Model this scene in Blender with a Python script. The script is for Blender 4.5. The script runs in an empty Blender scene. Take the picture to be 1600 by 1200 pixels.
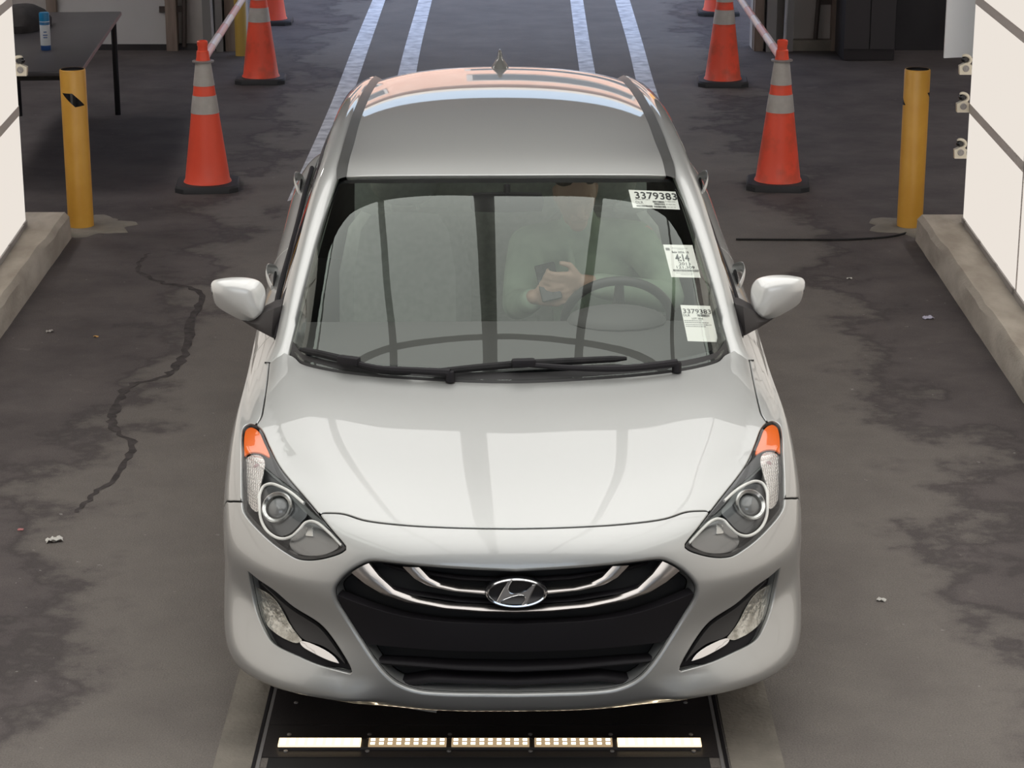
import bpy, bmesh, math, random
import numpy as np
from mathutils import Vector, Matrix
from mathutils.geometry import delaunay_2d_cdt
random.seed(7)
R = math.radians
scene = bpy.context.scene
COL = scene.collection

# ------------------------------------------------------------------ camera
CAM = np.array([0.0, -6.0, 3.04]); PITCH = R(17.0); FPX = 3600.0
cam_data = bpy.data.cameras.new('camera')
cam_data.sensor_width = 36.0
cam_data.lens = FPX / 1600.0 * 36.0
cam_data.clip_end = 500
cam = bpy.data.objects.new('camera', cam_data); COL.objects.link(cam)
cam.location = CAM; cam.rotation_euler = (R(90) - PITCH, 0, 0)
scene.camera = cam

# ------------------------------------------------------------------ view, world, sun
scene.view_settings.view_transform = 'Standard'
scene.view_settings.look = 'None'
scene.view_settings.gamma = 1.0
scene.view_settings.use_curve_mapping = False
scene.view_settings.exposure = 0.0
scene.cycles.max_bounces = 10
scene.cycles.transparent_max_bounces = 16
scene.cycles.caustics_reflective = False
scene.cycles.caustics_refractive = False
scene.cycles.sample_clamp_indirect = 6.0
scene.cycles.use_denoising = True
world = bpy.data.worlds.new('sky'); scene.world = world; world.use_nodes = True
nt = world.node_tree; nt.nodes.clear()
wo = nt.nodes.new('ShaderNodeOutputWorld'); bg = nt.nodes.new('ShaderNodeBackground')
sky = nt.nodes.new('ShaderNodeTexSky'); sky.sky_type = 'NISHITA'
sky.sun_disc = False; sky.sun_elevation = R(48); sky.sun_rotation = R(200); sky.air_density = 1.2; sky.dust_density = 1.0
nt.links.new(sky.outputs[0], bg.inputs[0]); bg.inputs[1].default_value = 0.12
haze = nt.nodes.new('ShaderNodeBackground'); haze.inputs[0].default_value = (.62, .72, .95, 1); haze.inputs[1].default_value = .95
add = nt.nodes.new('ShaderNodeAddShader'); nt.links.new(bg.outputs[0], add.inputs[0]); nt.links.new(haze.outputs[0], add.inputs[1]); nt.links.new(add.outputs[0], wo.inputs[0])
sun_d = bpy.data.lights.new('sun', 'SUN'); sun_d.energy = 5.5; sun_d.angle = R(0.6); sun_d.color = (1, .93, .82)
sun = bpy.data.objects.new('sun', sun_d); COL.objects.link(sun)
sun.rotation_euler = (R(42), 0, R(-20))     # high behind the camera, kept out by the roof

# ------------------------------------------------------------------ projection helpers
CF = np.array([0, math.cos(PITCH), -math.sin(PITCH)]); CU = np.array([0, math.sin(PITCH), math.cos(PITCH)]); CR = np.array([1., 0, 0])
def ray(px, py):
    d = CF * FPX + CR * (px - 800.0) + CU * (600.0 - py)
    return d / np.linalg.norm(d)
def gp(px, py, z=0.0):
    d = ray(px, py); t = (z - CAM[2]) / d[2]; return CAM + d * t
def at_y(px, py, y):
    d = ray(px, py); t = (y - CAM[1]) / d[1]; return CAM + d * t
def project(P):
    P = np.asarray(P, float) - CAM
    f = P @ CF
    return np.stack([800 + FPX * (P @ CR) / f, 600 - FPX * (P @ CU) / f], -1)

# ------------------------------------------------------------------ materials
def principled(name, col, rough=.5, metal=0, spec=.5, coat=0, coat_r=.03, emis=None, es=0, alpha=1):
    m = bpy.data.materials.new(name); m.use_nodes = True
    b = m.node_tree.nodes['Principled BSDF']
    b.inputs['Base Color'].default_value = (*col, 1); b.inputs['Roughness'].default_value = rough
    b.inputs['Metallic'].default_value = metal; b.inputs['Specular IOR Level'].default_value = spec
    b.inputs['Coat Weight'].default_value = coat; b.inputs['Coat Roughness'].default_value = coat_r
    if emis: b.inputs['Emission Color'].default_value = (*emis, 1); b.inputs['Emission Strength'].default_value = es
    return m
def noisy(name, c1, c2, scale=8, detail=6, rough=.8, bump=0, bscale=60, spec=.3, lo=.35, hi=.65, metal=0, stretch=(1, 1, 1)):
    m = principled(name, c1, rough, metal, spec); t = m.node_tree; b = t.nodes['Principled BSDF']
    tc = t.nodes.new('ShaderNodeTexCoord'); mp = t.nodes.new('ShaderNodeMapping'); mp.inputs['Scale'].default_value = stretch
    n = t.nodes.new('ShaderNodeTexNoise'); n.inputs['Scale'].default_value = scale; n.inputs['Detail'].default_value = detail
    rp = t.nodes.new('ShaderNodeValToRGB')
    rp.color_ramp.elements[0].position = lo; rp.color_ramp.elements[1].position = hi
    rp.color_ramp.elements[0].color = (*c1, 1); rp.color_ramp.elements[1].color = (*c2, 1)
    t.links.new(tc.outputs['Object'], mp.inputs[0]); t.links.new(mp.outputs[0], n.inputs['Vector'])
    t.links.new(n.outputs['Fac'], rp.inputs[0]); t.links.new(rp.outputs[0], b.inputs['Base Color'])
    if bump:
        n2 = t.nodes.new('ShaderNodeTexNoise'); n2.inputs['Scale'].default_value = bscale; n2.inputs['Detail'].default_value = 4
        bp = t.nodes.new('ShaderNodeBump'); bp.inputs['Strength'].default_value = bump; bp.inputs['Distance'].default_value = .01
        t.links.new(tc.outputs['Object'], n2.inputs['Vector']); t.links.new(n2.outputs['Fac'], bp.inputs['Height']); t.links.new(bp.outputs[0], b.inputs['Normal'])
    return m
def thin_glass(name, tint, ior=1.5, rough=0.0, gcol=(1, 1, 1), boost=1.0):
    m = bpy.data.materials.new(name); m.use_nodes = True; t = m.node_tree; t.nodes.clear()
    o = t.nodes.new('ShaderNodeOutputMaterial'); mx = t.nodes.new('ShaderNodeMixShader')
    tr = t.nodes.new('ShaderNodeBsdfTransparent'); gl = t.nodes.new('ShaderNodeBsdfGlossy'); fr = t.nodes.new('ShaderNodeFresnel')
    tr.inputs[0].default_value = (*tint, 1); gl.inputs['Color'].default_value = (*gcol, 1); gl.inputs['Roughness'].default_value = rough
    ge = t.nodes.new('ShaderNodeNewGeometry'); mm = t.nodes.new('ShaderNodeMapRange'); mm.inputs['To Min'].default_value = ior; mm.inputs['To Max'].default_value = 1 / ior   # same reflectance from both faces
    t.links.new(ge.outputs['Backfacing'], mm.inputs[0]); t.links.new(mm.outputs[0], fr.inputs[0])
    mu = t.nodes.new('ShaderNodeMath'); mu.operation = 'MULTIPLY'; mu.use_clamp = True; mu.inputs[1].default_value = boost
    t.links.new(fr.outputs[0], mu.inputs[0]); t.links.new(mu.outputs[0], mx.inputs[0])
    t.links.new(tr.outputs[0], mx.inputs[1]); t.links.new(gl.outputs[0], mx.inputs[2]); t.links.new(mx.outputs[0], o.inputs[0])
    return m
def emitter(name, col, s):
    m = bpy.data.materials.new(name); m.use_nodes = True; t = m.node_tree; t.nodes.clear()
    o = t.nodes.new('ShaderNodeOutputMaterial'); e = t.nodes.new('ShaderNodeEmission')
    e.inputs[0].default_value = (*col, 1); e.inputs[1].default_value = s; t.links.new(e.outputs[0], o.inputs[0])
    return m
M = dict(
    paint=principled('silver_paint', (.51, .515, .505), .45, .68, .5, 1.0, .02),
    gap=principled('dark_liner', (.012, .012, .013), .8),
    black=principled('black_plastic', (.014, .0125, .015), .55, 0, .25),
    gloss=principled('gloss_black', (.012, .012, .014), .12),
    moulding=principled('moulding_black', (.06, .06, .058), .35),
    rubber=noisy('rubber', (.012, .012, .013), (.022, .021, .022), 20, rough=.75),
    chrome=principled('chrome', (.86, .86, .86), .08, 1),
    satin=principled('satin_chrome', (.55, .52, .50), .34, 1),
    glass=thin_glass('windshield_glass', (.86, .89, .865), 1.52, 0, gcol=(.93, 1, .945), boost=1.35),
    sideglass=thin_glass('side_glass', (.62, .68, .63), 1.5, 0, boost=1.5),
    lens=thin_glass('lens_cover', (.93, .94, .94), 1.45, 0),
    amber=principled('amber_plastic', (1, .17, .015), .22, 0, .5, .5),
    lampgrey=principled('lamp_grey', (.085, .088, .09), .35, .4),
    lampsilver=principled('lamp_silver', (.72, .72, .70), .2, .85),
    cell=principled('lamp_cells', (.75, .71, .68), .25, .8),
    white=principled('white_trim', (.95, .93, .88), .35),
    alloy=principled('alloy_wheel', (.5, .5, .51), .3, .9),
    mirror=principled('mirror_glass', (.9, .9, .9), .02, 1),
    redlens=principled('red_lens', (.45, .01, .015), .15, 0, .5, .6),
    interior=principled('interior_grey', (.10, .105, .10), .7),
    dash=principled('dash_dark', (.06, .057, .057), .7),
    fabric=noisy('seat_fabric', (.34, .36, .34), (.40, .42, .40), 40, rough=.9),
    headliner=principled('headliner', (.62, .64, .61), .9),
)

# ------------------------------------------------------------------ object helpers
def link(o, parent=None):
    COL.objects.link(o)
    if parent is not None: o.parent = parent
    return o
def tag(o, label=None, cat=None, group=None, kind=None):
    if label: o['label'] = label
    if cat: o['category'] = cat
    if group: o['group'] = group
    if kind: o['kind'] = kind
    return o
def empty(name, loc=(0, 0, 0), rot=0):
    o = bpy.data.objects.new(name, None); o.empty_display_size = .1
    o.location = loc; o.rotation_euler = (0, 0, rot); return link(o)
def copy_tree(o, parent=None):
    c = o.copy(); COL.objects.link(c); c.parent = parent
    for ch in list(o.children): copy_tree(ch, c)
    return c
class MB:
    def __init__(s): s.v = []; s.f = []; s.sm = []
    def add(s, vs, fs, smooth=False):
        n = len(s.v); s.v += [tuple(map(float, v)) for v in vs]; s.f += [tuple(n + i for i in f) for f in fs]; s.sm += [smooth] * len(fs); return s
    def box(s, c, size, rotz=0, bev=0, rotx=0):
        sx, sy, sz = [a / 2 for a in size]
        if bev:
            bm = bmesh.new(); bmesh.ops.create_cube(bm, size=1)
            for v in bm.verts: v.co = Vector((v.co.x * 2 * sx, v.co.y * 2 * sy, v.co.z * 2 * sz))
            bmesh.ops.bevel(bm, geom=bm.edges[:], offset=bev, segments=2, affect='EDGES', profile=.5)
            bm.verts.ensure_lookup_table(); vs = [v.co.copy() for v in bm.verts]; fs = [[v.index for v in f.verts] for f in bm.faces]; bm.free()
        else:
            vs = [Vector((x, y, z)) for z in (-sz, sz) for x, y in ((-sx, -sy), (sx, -sy), (sx, sy), (-sx, sy))]
            fs = [(3, 2, 1, 0), (4, 5, 6, 7), (0, 1, 5, 4), (1, 2, 6, 5), (2, 3, 7, 6), (3, 0, 4, 7)]
        m = Matrix.Translation(Vector(c)) @ Matrix.Rotation(rotz, 4, 'Z') @ Matrix.Rotation(rotx, 4, 'X')
        return s.add([m @ v for v in vs], fs)
    def tube(s, pts, r, n=12, cap=True, closed=False):
        P = [Vector(p) for p in pts]; k = len(P); rs = r if hasattr(r, '__len__') else [r] * k
        up = None; rings = []
        for i, p in enumerate(P):
            if closed: t = (P[(i + 1) % k] - P[i - 1]).normalized()
            else: t = (P[min(i + 1, k - 1)] - P[max(i - 1, 0)]).normalized()
            if up is None: up = t.orthogonal().normalized()
            up = (up - t * up.dot(t)).normalized(); w = t.cross(up)
            rings.append([p + (up * math.cos(a) + w * math.sin(a)) * rs[i] for a in [2 * math.pi * j / n for j in range(n)]])
        vs = [v for rg in rings for v in rg]; fs = []
        for i in range(k if closed else k - 1):
            for j in range(n):
                a = i * n + j; b = i * n + (j + 1) % n; c = ((i + 1) % k) * n + (j + 1) % n; d = ((i + 1) % k) * n + j
                fs.append((a, b, c, d))
        if cap and not closed: fs += [tuple(range(n))[::-1], tuple((k - 1) * n + j for j in range(n))]
        return s.add(vs, fs, True)
    def lathe(s, prof, n=32, c=(0, 0, 0), mat=None, cap=False):
        vs = []; fs = []; k = len(prof); m = mat or Matrix.Identity(4)
        for r, z in prof:
            for j in range(n):
                a = 2 * math.pi * j / n; vs.append(m @ Vector((r * math.cos(a), r * math.sin(a), z)) + Vector(c))
        for i in range(k - 1):
            for j in range(n): fs.append((i * n + j, i * n + (j + 1) % n, (i + 1) * n + (j + 1) % n, (i + 1) * n + j))
        if cap: fs += [tuple(range(n))[::-1], tuple((k - 1) * n + j for j in range(n))]
        return s.add(vs, fs, True)
    def loft(s, rings, closed=True, cap=True, smooth=True):
        n = len(rings[0]); vs = [v for r in rings for v in r]; fs = []
        for i in range(len(rings) - 1):
            for j in range(n if closed else n - 1): fs.append((i * n + j, i * n + (j + 1) % n, (i + 1) * n + (j + 1) % n, (i + 1) * n + j))
        if cap and closed: fs += [tuple(range(n))[::-1], tuple((len(rings) - 1) * n + j for j in range(n))]
        return s.add(vs, fs, smooth)
    def prism(s, poly, z0, z1, mat=None):
        n = len(poly); m = mat or Matrix.Identity(4)
        vs = [m @ Vector((x, y, z0)) for x, y in poly] + [m @ Vector((x, y, z1)) for x, y in poly]
        return s.add(vs, [tuple(range(n))[::-1], tuple(range(n, 2 * n))] + [(i, (i + 1) % n, n + (i + 1) % n, n + i) for i in range(n)])
    def ellipsoid(s, c, r, n=16, m=12):
        prof = [(math.sin(math.pi * i / m), -math.cos(math.pi * i / m)) for i in range(m + 1)]
        prof[0] = (1e-4, -1); prof[-1] = (1e-4, 1)
        return s.lathe(prof, n, c, Matrix.Diagonal((*r, 1)))
    def build(s, name, mat, parent=None, angle=40, label=None, loc=None):
        me = bpy.data.meshes.new(name); me.from_pydata(s.v, [], s.f); me.update()
        me.polygons.foreach_set('use_smooth', [True] * len(me.polygons))
        me.set_sharp_from_angle(angle=R(angle))
        me.materials.append(mat); o = bpy.data.objects.new(name, me)
        if loc is not None: o.location = loc
        link(o, parent)
        if label: o['label'] = label
        return o
def crom(pts, n=8, closed=False, corners=()):
    """smooth curve through the points; indices in corners stay sharp"""
    P = np.asarray(pts, float); k = len(P); out = []
    for i in range(k if closed else k - 1):
        p1, p2 = P[i], P[(i + 1) % k]
        p0 = P[i - 1] if (closed or i > 0) else 2 * p1 - p2
        p3 = P[(i + 2) % k] if (closed or i < k - 2) else 2 * p2 - p1
        if i in corners: p0 = 2 * p1 - p2
        if (i + 1) % k in corners: p3 = 2 * p2 - p1
        d0 = np.linalg.norm(p1 - p0) ** .5 + 1e-9; d1 = np.linalg.norm(p2 - p1) ** .5 + 1e-9; d2 = np.linalg.norm(p3 - p2) ** .5 + 1e-9
        m1 = ((p1 - p0) / d0 - (p2 - p0) / (d0 + d1) + (p2 - p1) / d1) * d1
        m2 = ((p2 - p1) / d1 - (p3 - p1) / (d1 + d2) + (p3 - p2) / d2) * d1
        for t in np.arange(n) / n:
            out.append((2 * t**3 - 3 * t**2 + 1) * p1 + (t**3 - 2 * t**2 + t) * m1 + (-2 * t**3 + 3 * t**2) * p2 + (t**3 - t**2) * m2)
    if not closed: out.append(P[-1])
    return np.array(out)
# ------------------------------------------------------------------ booth lighting: overhead panels and the two lit side walls
LIT = dict(overhead=emitter('overhead_light', (1.0, .985, .955), 2.1), wall=emitter('lit_acrylic', (1.0, .92, .835), .84), strip=emitter('strip_light', (.95, 1.0, .93), 2.2))
M['alu'] = principled('grey_aluminium', (.36, .34, .33), .45, .3)
M['seam'] = principled('grey_seam', (.68, .62, .575), .6)
CZ = 3.3
def lamp_panel(name, x0, x1, y0, y1, mat, parent):
    mb = MB(); mb.box(((x0 + x1) / 2, (y0 + y1) / 2, 0), (x1 - x0, y1 - y0, .03)); return mb.build(name, mat, parent)
overhead = empty('overhead_light_canopy', (0, 2.5, CZ))
tag(overhead, 'white overhead light canopy of square panels and dark bars above the car', 'ceiling light')
OX = [-2.06, -.94, -.17, .63, 1.49, 2.30]; OY = [(-3.4, -1.75), (-1.69, -.2), (-.14, 1.12), (1.18, 3.32)]
for sx in (-2.30, 2.34):
    lamp_panel('edge_strip', sx, sx + .17, -3.4 - 2.5, 3.32 - 2.5, LIT['strip'], overhead)
for i in range(5):
    for y0, y1 in OY:
        g0 = .07 if i == 2 else .035; g1 = .07 if i == 1 else .035
        lamp_panel('light_panel', OX[i] + g0, OX[i + 1] - g1, y0 - 2.5, y1 - 2.5, LIT['overhead'], overhead)
mb = MB()
mb.box((.05, -2.54, .10), (4.95, 6.8, .1)); mb.build('canopy_back', principled('canopy_grey', (.30, .29, .28), .8), overhead)
for x in (-1.2, 1.4):
    for y in (-5.4, .4): mb = MB(); mb.box((x, y, .42), (.05, .05, .60)); mb.build('hanger', M['alu'], overhead)
# the two lit side walls: rows of glowing acrylic panels in a grey frame, standing on the curbs
def light_wall(far_px, near_px, name_side, sgn):
    z0 = .165; a = gp(*far_px, z0); b = gp(*near_px, z0); d = (b - a)[:2] / np.linalg.norm((b - a)[:2])
    root = empty('light_wall', (a[0], a[1], z0), 0); ang = math.atan2(d[1], d[0]); root.rotation_euler = (0, 0, ang)      # local +x runs towards the camera
    tag(root, 'tall lit white panel wall standing on the %s curb' % name_side, 'light panel', 'lit side walls of the booth')
    hs = [(.02, .605), (.655, 1.20), (1.25, 1.80), (1.85, 2.40)]; Lp = 1.62; g = .022; nn = -1 if sgn > 0 else 1     # local normal towards the lane
    for i in range(5):
        for h0, h1 in hs:
            mb = MB(); mb.box((i * Lp + Lp / 2, 0, (h0 + h1) / 2), (Lp - g * (1.4 if i else 1.0), .02, h1 - h0)); o = mb.build('light_panel', LIT['wall'], root)
    mb = MB(); mb.box((Lp * 2.5, -nn * .018, 1.215), (Lp * 5, .016, 2.43)); 
    for h in (.63, 1.225, 1.825): mb.box((Lp * 2.5, nn * .002, h), (Lp * 5, .018, .052))
    for i in range(1, 5): mb.box((i * Lp, nn * .002, 1.215), (.03, .018, 2.43))
    mb.build('panel_frame', M['seam'], root)
    mb = MB(); mb.box((Lp * 2.5, -nn * .06, 1.215), (Lp * 5, .06, 2.42)); 
    for i in range(6): mb.box((i * Lp if 0 < i < 5 else (.03 if i == 0 else 5 * Lp - .03), -nn * .11, 1.2), (.05, .06, 2.43))
    mb.build('wall_back_board', principled('board_dark', (.04, .04, .042), .7), root)
    mb = MB()
    for k in range(17): mb.box((.08 + k * .5, nn * .006, .004), (.05, .022, .035))
    mb.box((Lp * 2.5, nn * .002, .0), (Lp * 5, .030, .035)); mb.build('floor_channel', M['alu'], root)
    return root, a, d
LW = [light_wall((38, 349), (0, 404), 'left', -1), light_wall((1507, 344), (1598, 471), 'right', 1)]
# ------------------------------------------------------------------ setting
def asphalt():
    m = principled('asphalt', (.1, .09, .09), .78, 0, .3); t = m.node_tree; b = t.nodes['Principled BSDF']; N = t.nodes.new; L = t.links.new
    tc = N('ShaderNodeTexCoord'); sep = N('ShaderNodeSeparateXYZ'); L(tc.outputs['Object'], sep.inputs[0])
    def noise(sc, det=5, rough=.55):
        n = N('ShaderNodeTexNoise'); n.inputs['Scale'].default_value = sc; n.inputs['Detail'].default_value = det; n.inputs['Roughness'].default_value = rough; L(tc.outputs['Object'], n.inputs['Vector']); return n.outputs['Fac']
    def math_(op, a, b_, c=None):
        n = N('ShaderNodeMath'); n.operation = op
        for i, q in enumerate((a, b_, c)):
            if q is None: continue
            if isinstance(q, (int, float)): n.inputs[i].default_value = q
            else: L(q, n.inputs[i])
        return n.outputs[0]
    def ramp(f, stops):
        n = N('ShaderNodeValToRGB'); cr = n.color_ramp
        while len(cr.elements) < len(stops): cr.elements.new(.5)
        for e, (p, c) in zip(cr.elements, stops): e.position = p; e.color = (*c, 1)
        L(f, n.inputs[0]); return n.outputs[0]
    def mix(f, a, b_, mode='MIX'):
        n = N('ShaderNodeMix'); n.data_type = 'RGBA'; n.blend_type = mode
        if isinstance(f, (int, float)): n.inputs[0].default_value = f
        else: L(f, n.inputs[0])
        for i, q in ((6, a), (7, b_)):
            if isinstance(q, tuple): n.inputs[i].default_value = (*q, 1)
            else: L(q, n.inputs[i])
        return n.outputs[2]
    big = noise(.55, 6); mid = noise(2.2, 7, .65); fine = noise(170, 3, .7)
    # the worn wheel lane: paler down the middle with a wandering edge
    ax = math_('ABSOLUTE', sep.outputs[0], 0); wob = math_('MULTIPLY', math_('SUBTRACT', mid, .5), 1.5); wob2 = math_('MULTIPLY', math_('SUBTRACT', big, .5), 1.6)
    edge = math_('ADD', math_('ADD', ax, wob), wob2)
    lane = N('ShaderNodeMapRange'); lane.inputs['From Min'].default_value = 1.45; lane.inputs['From Max'].default_value = 1.75; lane.inputs['To Min'].default_value = 1; lane.inputs['To Max'].default_value = 0
    L(edge, lane.inputs[0])
    dark = ramp(mid, [(.35, (.072, .061, .062)), (.62, (.115, .099, .097))])
    pale = ramp(mid, [(.3, (.150, .134, .124)), (.7, (.205, .186, .168))])
    col = mix(lane.outputs[0], dark, pale)
    rim = N('ShaderNodeMapRange'); L(math_('ABSOLUTE', math_('SUBTRACT', edge, 1.72), 0), rim.inputs[0]); rim.inputs['From Min'].default_value = .0; rim.inputs['From Max'].default_value = .12; rim.inputs['To Min'].default_value = .40; rim.inputs['To Max'].default_value = 0
    col = mix(rim.outputs[0], col, (.03, .026, .027))
    g = ramp(fine, [(.3, (.55, .55, .55)), (.5, (1, 1, 1)), (.72, (1.5, 1.48, 1.45))]); col = mix(.55, col, g, 'MULTIPLY')
    sp = noise(26, 2); spk = ramp(sp, [(.735, (0, 0, 0)), (.76, (1, 1, 1))]); col = mix(math_('MULTIPLY', spk, .45), col, (.42, .40, .38))
    st = noise(4.5, 4); stk = ramp(st, [(.67, (0, 0, 0)), (.80, (1, 1, 1))]); col = mix(math_('MULTIPLY', stk, .3), col, (.33, .30, .27))
    L(col, b.inputs['Base Color'])
    bp = N('ShaderNodeBump'); bp.inputs['Strength'].default_value = .5; bp.inputs['Distance'].default_value = .006; L(fine, bp.inputs['Height']); L(bp.outputs[0], b.inputs['Normal'])
    return m
M['asphalt'] = asphalt()
M['concrete'] = noisy('concrete', (.19, .172, .148), (.265, .24, .205), 5, 8, .85, .35, 60)
M['curbtop'] = noisy('curb_concrete', (.36, .315, .265), (.50, .45, .385), 7, 9, .9, .5, 45, stretch=(1, .4, 1))
M['wallgrey'] = noisy('wall_grey', (.52, .51, .51), (.58, .57, .565), 1.2, 4, .8)
M['walldark'] = noisy('wall_dark', (.03, .028, .03), (.05, .047, .05), 1.5, 4, .85)
M['block'] = noisy('block_wall', (.42, .39, .37), (.50, .47, .45), 2, 6, .9)
M['wood'] = noisy('weathered_wood', (.18, .135, .11), (.28, .225, .19), 3, 6, .8, stretch=(6, 6, .6))
M['steel'] = principled('grey_steel', (.26, .25, .25), .5, .3)
M['stripe'] = noisy('stripe_paint', (.45, .46, .50), (.85, .86, .90), 9, 8, .7, lo=.3, hi=.62)
def struct(mb, name, mat, **k): return tag(mb.build(name, mat), kind='structure', **k)
YB = 13.8
struct(MB().box((0, 13, -.10), (60, 46, .2)), 'floor', M['asphalt'])
struct(MB().box((0, 2.4, 4.1), (12.4, 23.2, .2)), 'ceiling', noisy('ceiling_grey', (.30, .30, .29), (.36, .36, .35), 1, 3, .9))
M['sidewall'] = noisy('side_wall_grey', (.24, .23, .23), (.30, .29, .29), 1.5, 4, .9)
struct(MB().box((-6.1, 2.4, 2.05), (.2, 23.2, 3.9)), 'wall_left', M['sidewall'])
struct(MB().box((6.1, 2.4, 2.05), (.2, 23.2, 3.9)), 'wall_right', M['sidewall'])
mb = MB(); mb.box((-4.2, -9.3, 2.0), (3.6, .2, 4.0)); mb.box((4.2, -9.3, 2.0), (3.6, .2, 4.0)); mb.box((0, -9.3, 3.65), (4.8, .2, .7)); struct(mb, 'light_block_wall', M['walldark'])  # unseen wall added to cut the sky light on the bumper front
xl, xr = at_y(384, 30, YB)[0], at_y(1176, 30, YB)[0]
mb = MB(); mb.box(((-6 + xl) / 2, YB + .1, 2.0), (xl + 6, .2, 4.0)); mb.box(((6 + xr) / 2, YB + .1, 2.0), (6 - xr, .2, 4.0)); mb.box(((xl + xr) / 2, YB + .1, 3.75), (xr - xl, .2, .5))
struct(mb, 'wall_back', M['block'])
def backbox(name, px0, px1, mat, dep, z0=0, z1=3.4, y=YB, **k):
    a, b = at_y(px0, 40, y)[0], at_y(px1, 40, y)[0]
    return struct(MB().box(((a + b) / 2, y - dep / 2, (z0 + z1) / 2), (b - a, dep, z1 - z0)), name, mat)
backbox('door_1', 92, 263, M['wallgrey'], .05, .03, 3.2)
backbox('trim_1', 78, 93, M['wood'], .12); backbox('trim_2', 262, 279, M['wood'], .12)
backbox('trim_3', 319, 334, M['steel'], .10); backbox('trim_4', 340, 351, M['steel'], .16); backbox('trim_5', 354, 374, M['wood'], .12)
backbox('trim_6', 1177, 1191, M['wood'], .12); backbox('trim_7', 1195, 1210, M['steel'], .16); backbox('trim_8', 1225, 1237, M['steel'], .14)
backbox('trim_9', 1297, 1313, M['wood'], .12); backbox('trim_10', 1237, 1298, M['concrete'], .10, 0, .09)
backbox('recess_shade', 1398, 1560, M['walldark'], .06); backbox('baseboard_back', 60, 320, M['walldark'], .06, 0, .05)  # the wide dark panel stands in for shade in the recess by the cabinet
# curbs
def curb(p_far, p_near, wdt, zt, name, sgn):
    a, b = gp(*p_far), gp(*p_near); d = (b - a) / np.linalg.norm(b - a); b = a + d * 9.5; n = np.array([-d[1], d[0], 0]); n = n if n[0] * sgn > 0 else -n
    mb = MB(); rr = random.Random(3); top_in = []; rings = []
    for t in np.linspace(0, 1, 60):
        p = a + (b - a) * t; j = rr.uniform(-.008, .008); zz = rr.uniform(-.004, .004)
        rings.append([p + n * 0 + (0, 0, -.02), p + n * (.010 + j) + (0, 0, zt - .03), p + n * (.035 + j) + (0, 0, zt - .004 + zz), p + n * wdt + (0, 0, zt), p + n * wdt + (0, 0, -.02)])
    mb.loft(rings); return struct(mb, name, M['curbtop'])
curb((112, 372), (0, 531), 1.0, .155, 'trim_11', -1); curb((1430, 376), (1600, 632), 1.0, .155, 'trim_12', 1)
# painted lane stripes, on the floor as thin paint
def stripe(L_, R_, name):
    Lp = [gp(*p, .003) for p in crom(L_, 6)]; Rp = [gp(*p, .003) for p in crom(R_, 6)]
    a = (Lp[0] - Lp[1]); a = a / np.linalg.norm(a) * 14; Lp = [Lp[0] + a] + Lp; b = (Rp[0] - Rp[1]); b = b / np.linalg.norm(b) * 14; Rp = [Rp[0] + b] + Rp
    mb = MB(); mb.loft([[l, r, r - (0, 0, .002), l - (0, 0, .002)] for l, r in zip(Lp, Rp)]); struct(mb, name, M['stripe'])
stripe([(582, 0), (552, 72), (516, 165), (449, 314)], [(602, 0), (577, 72), (545, 165), (492, 300)], 'lane_stripe')
stripe([(654, 0), (633, 72), (622, 115), (575, 300)], [(675, 0), (658, 72), (650, 115), (620, 300)], 'lane_stripe')
stripe([(891, 0), (900, 72), (905, 108), (930, 300)], [(911, 0), (922, 70), (929, 108), (962, 300)], 'lane_stripe')
stripe([(961, 0), (981, 70), (995, 130), (1040, 300)], [(984, 0), (1005, 70), (1022, 130), (1080, 300)], 'lane_stripe')
# scanner pit: steel plates flush with the floor between two concrete strips
def quad(name, pts, mat, z=.006, th=.012, **k):
    P = [gp(*p, z) for p in pts]; n = len(P)
    return struct(MB().add([tuple(p) for p in P] + [tuple(p - (0, 0, th)) for p in P], [tuple(range(n)), tuple(range(2 * n - 1, n - 1, -1))] + [(i, n + i, n + (i + 1) % n, (i + 1) % n) for i in range(n)]), name, mat)
xa, xb = gp(438, 1160)[0] - .045, gp(1093, 1160)[0] + .05
def rect(name, x0, x1, y0, y1, z, mat, th=.03): return struct(MB().box(((x0 + x1) / 2, (y0 + y1) / 2, z - th / 2), (x1 - x0, y1 - y0, th)), name, mat)
M['plate'] = noisy('dark_steel_plate', (.028, .025, .026), (.040, .036, .036), 3, 5, .42, .1, 200)
rect('concrete_strip', gp(333, 1198)[0], xa - .022, -.9, 2.6, .002, M['concrete'], .02); rect('concrete_strip', xb + .03, gp(1226, 1198)[0], -.9, 2.6, .002, M['concrete'], .02)
# ------------------------------------------------------------------ the building across the yard (seen only in the roof's reflections)
bl = empty('building', (0, 34, 0)); tag(bl, 'salmon stucco building across the yard beyond the back doorway', 'building')
MB().box((0, 3, 2.9), (60, 6, 5.8)).build('facade', noisy('salmon_stucco', (.72, .46, .37), (.80, .55, .45), 1.2, 5, .9), bl)
MB().box((0, -.15, 5.7), (60.4, .5, .35)).build('parapet', principled('parapet_cream', (.75, .68, .60), .8), bl)
for k, (x, w) in enumerate(((-13, 5), (-6.5, 6), (1.5, 5), (8, 3.5), (13.5, 5))):
    for z in (1.5, 3.9):
        f = MB().box((x, -.02, z), (w, .12, 1.15)).build('window', principled('window_frame', (.5, .48, .46), .6), bl); MB().box((x, -.09, z), (w - .3, .03, .9)).build('pane', principled('window_pane', (.10, .12, .14), .1), f)
MB().box((4.9, -.05, 1.2), (1.2, .1, 2.4)).build('door', principled('door_orange', (.75, .36, .08), .5), bl)
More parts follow.
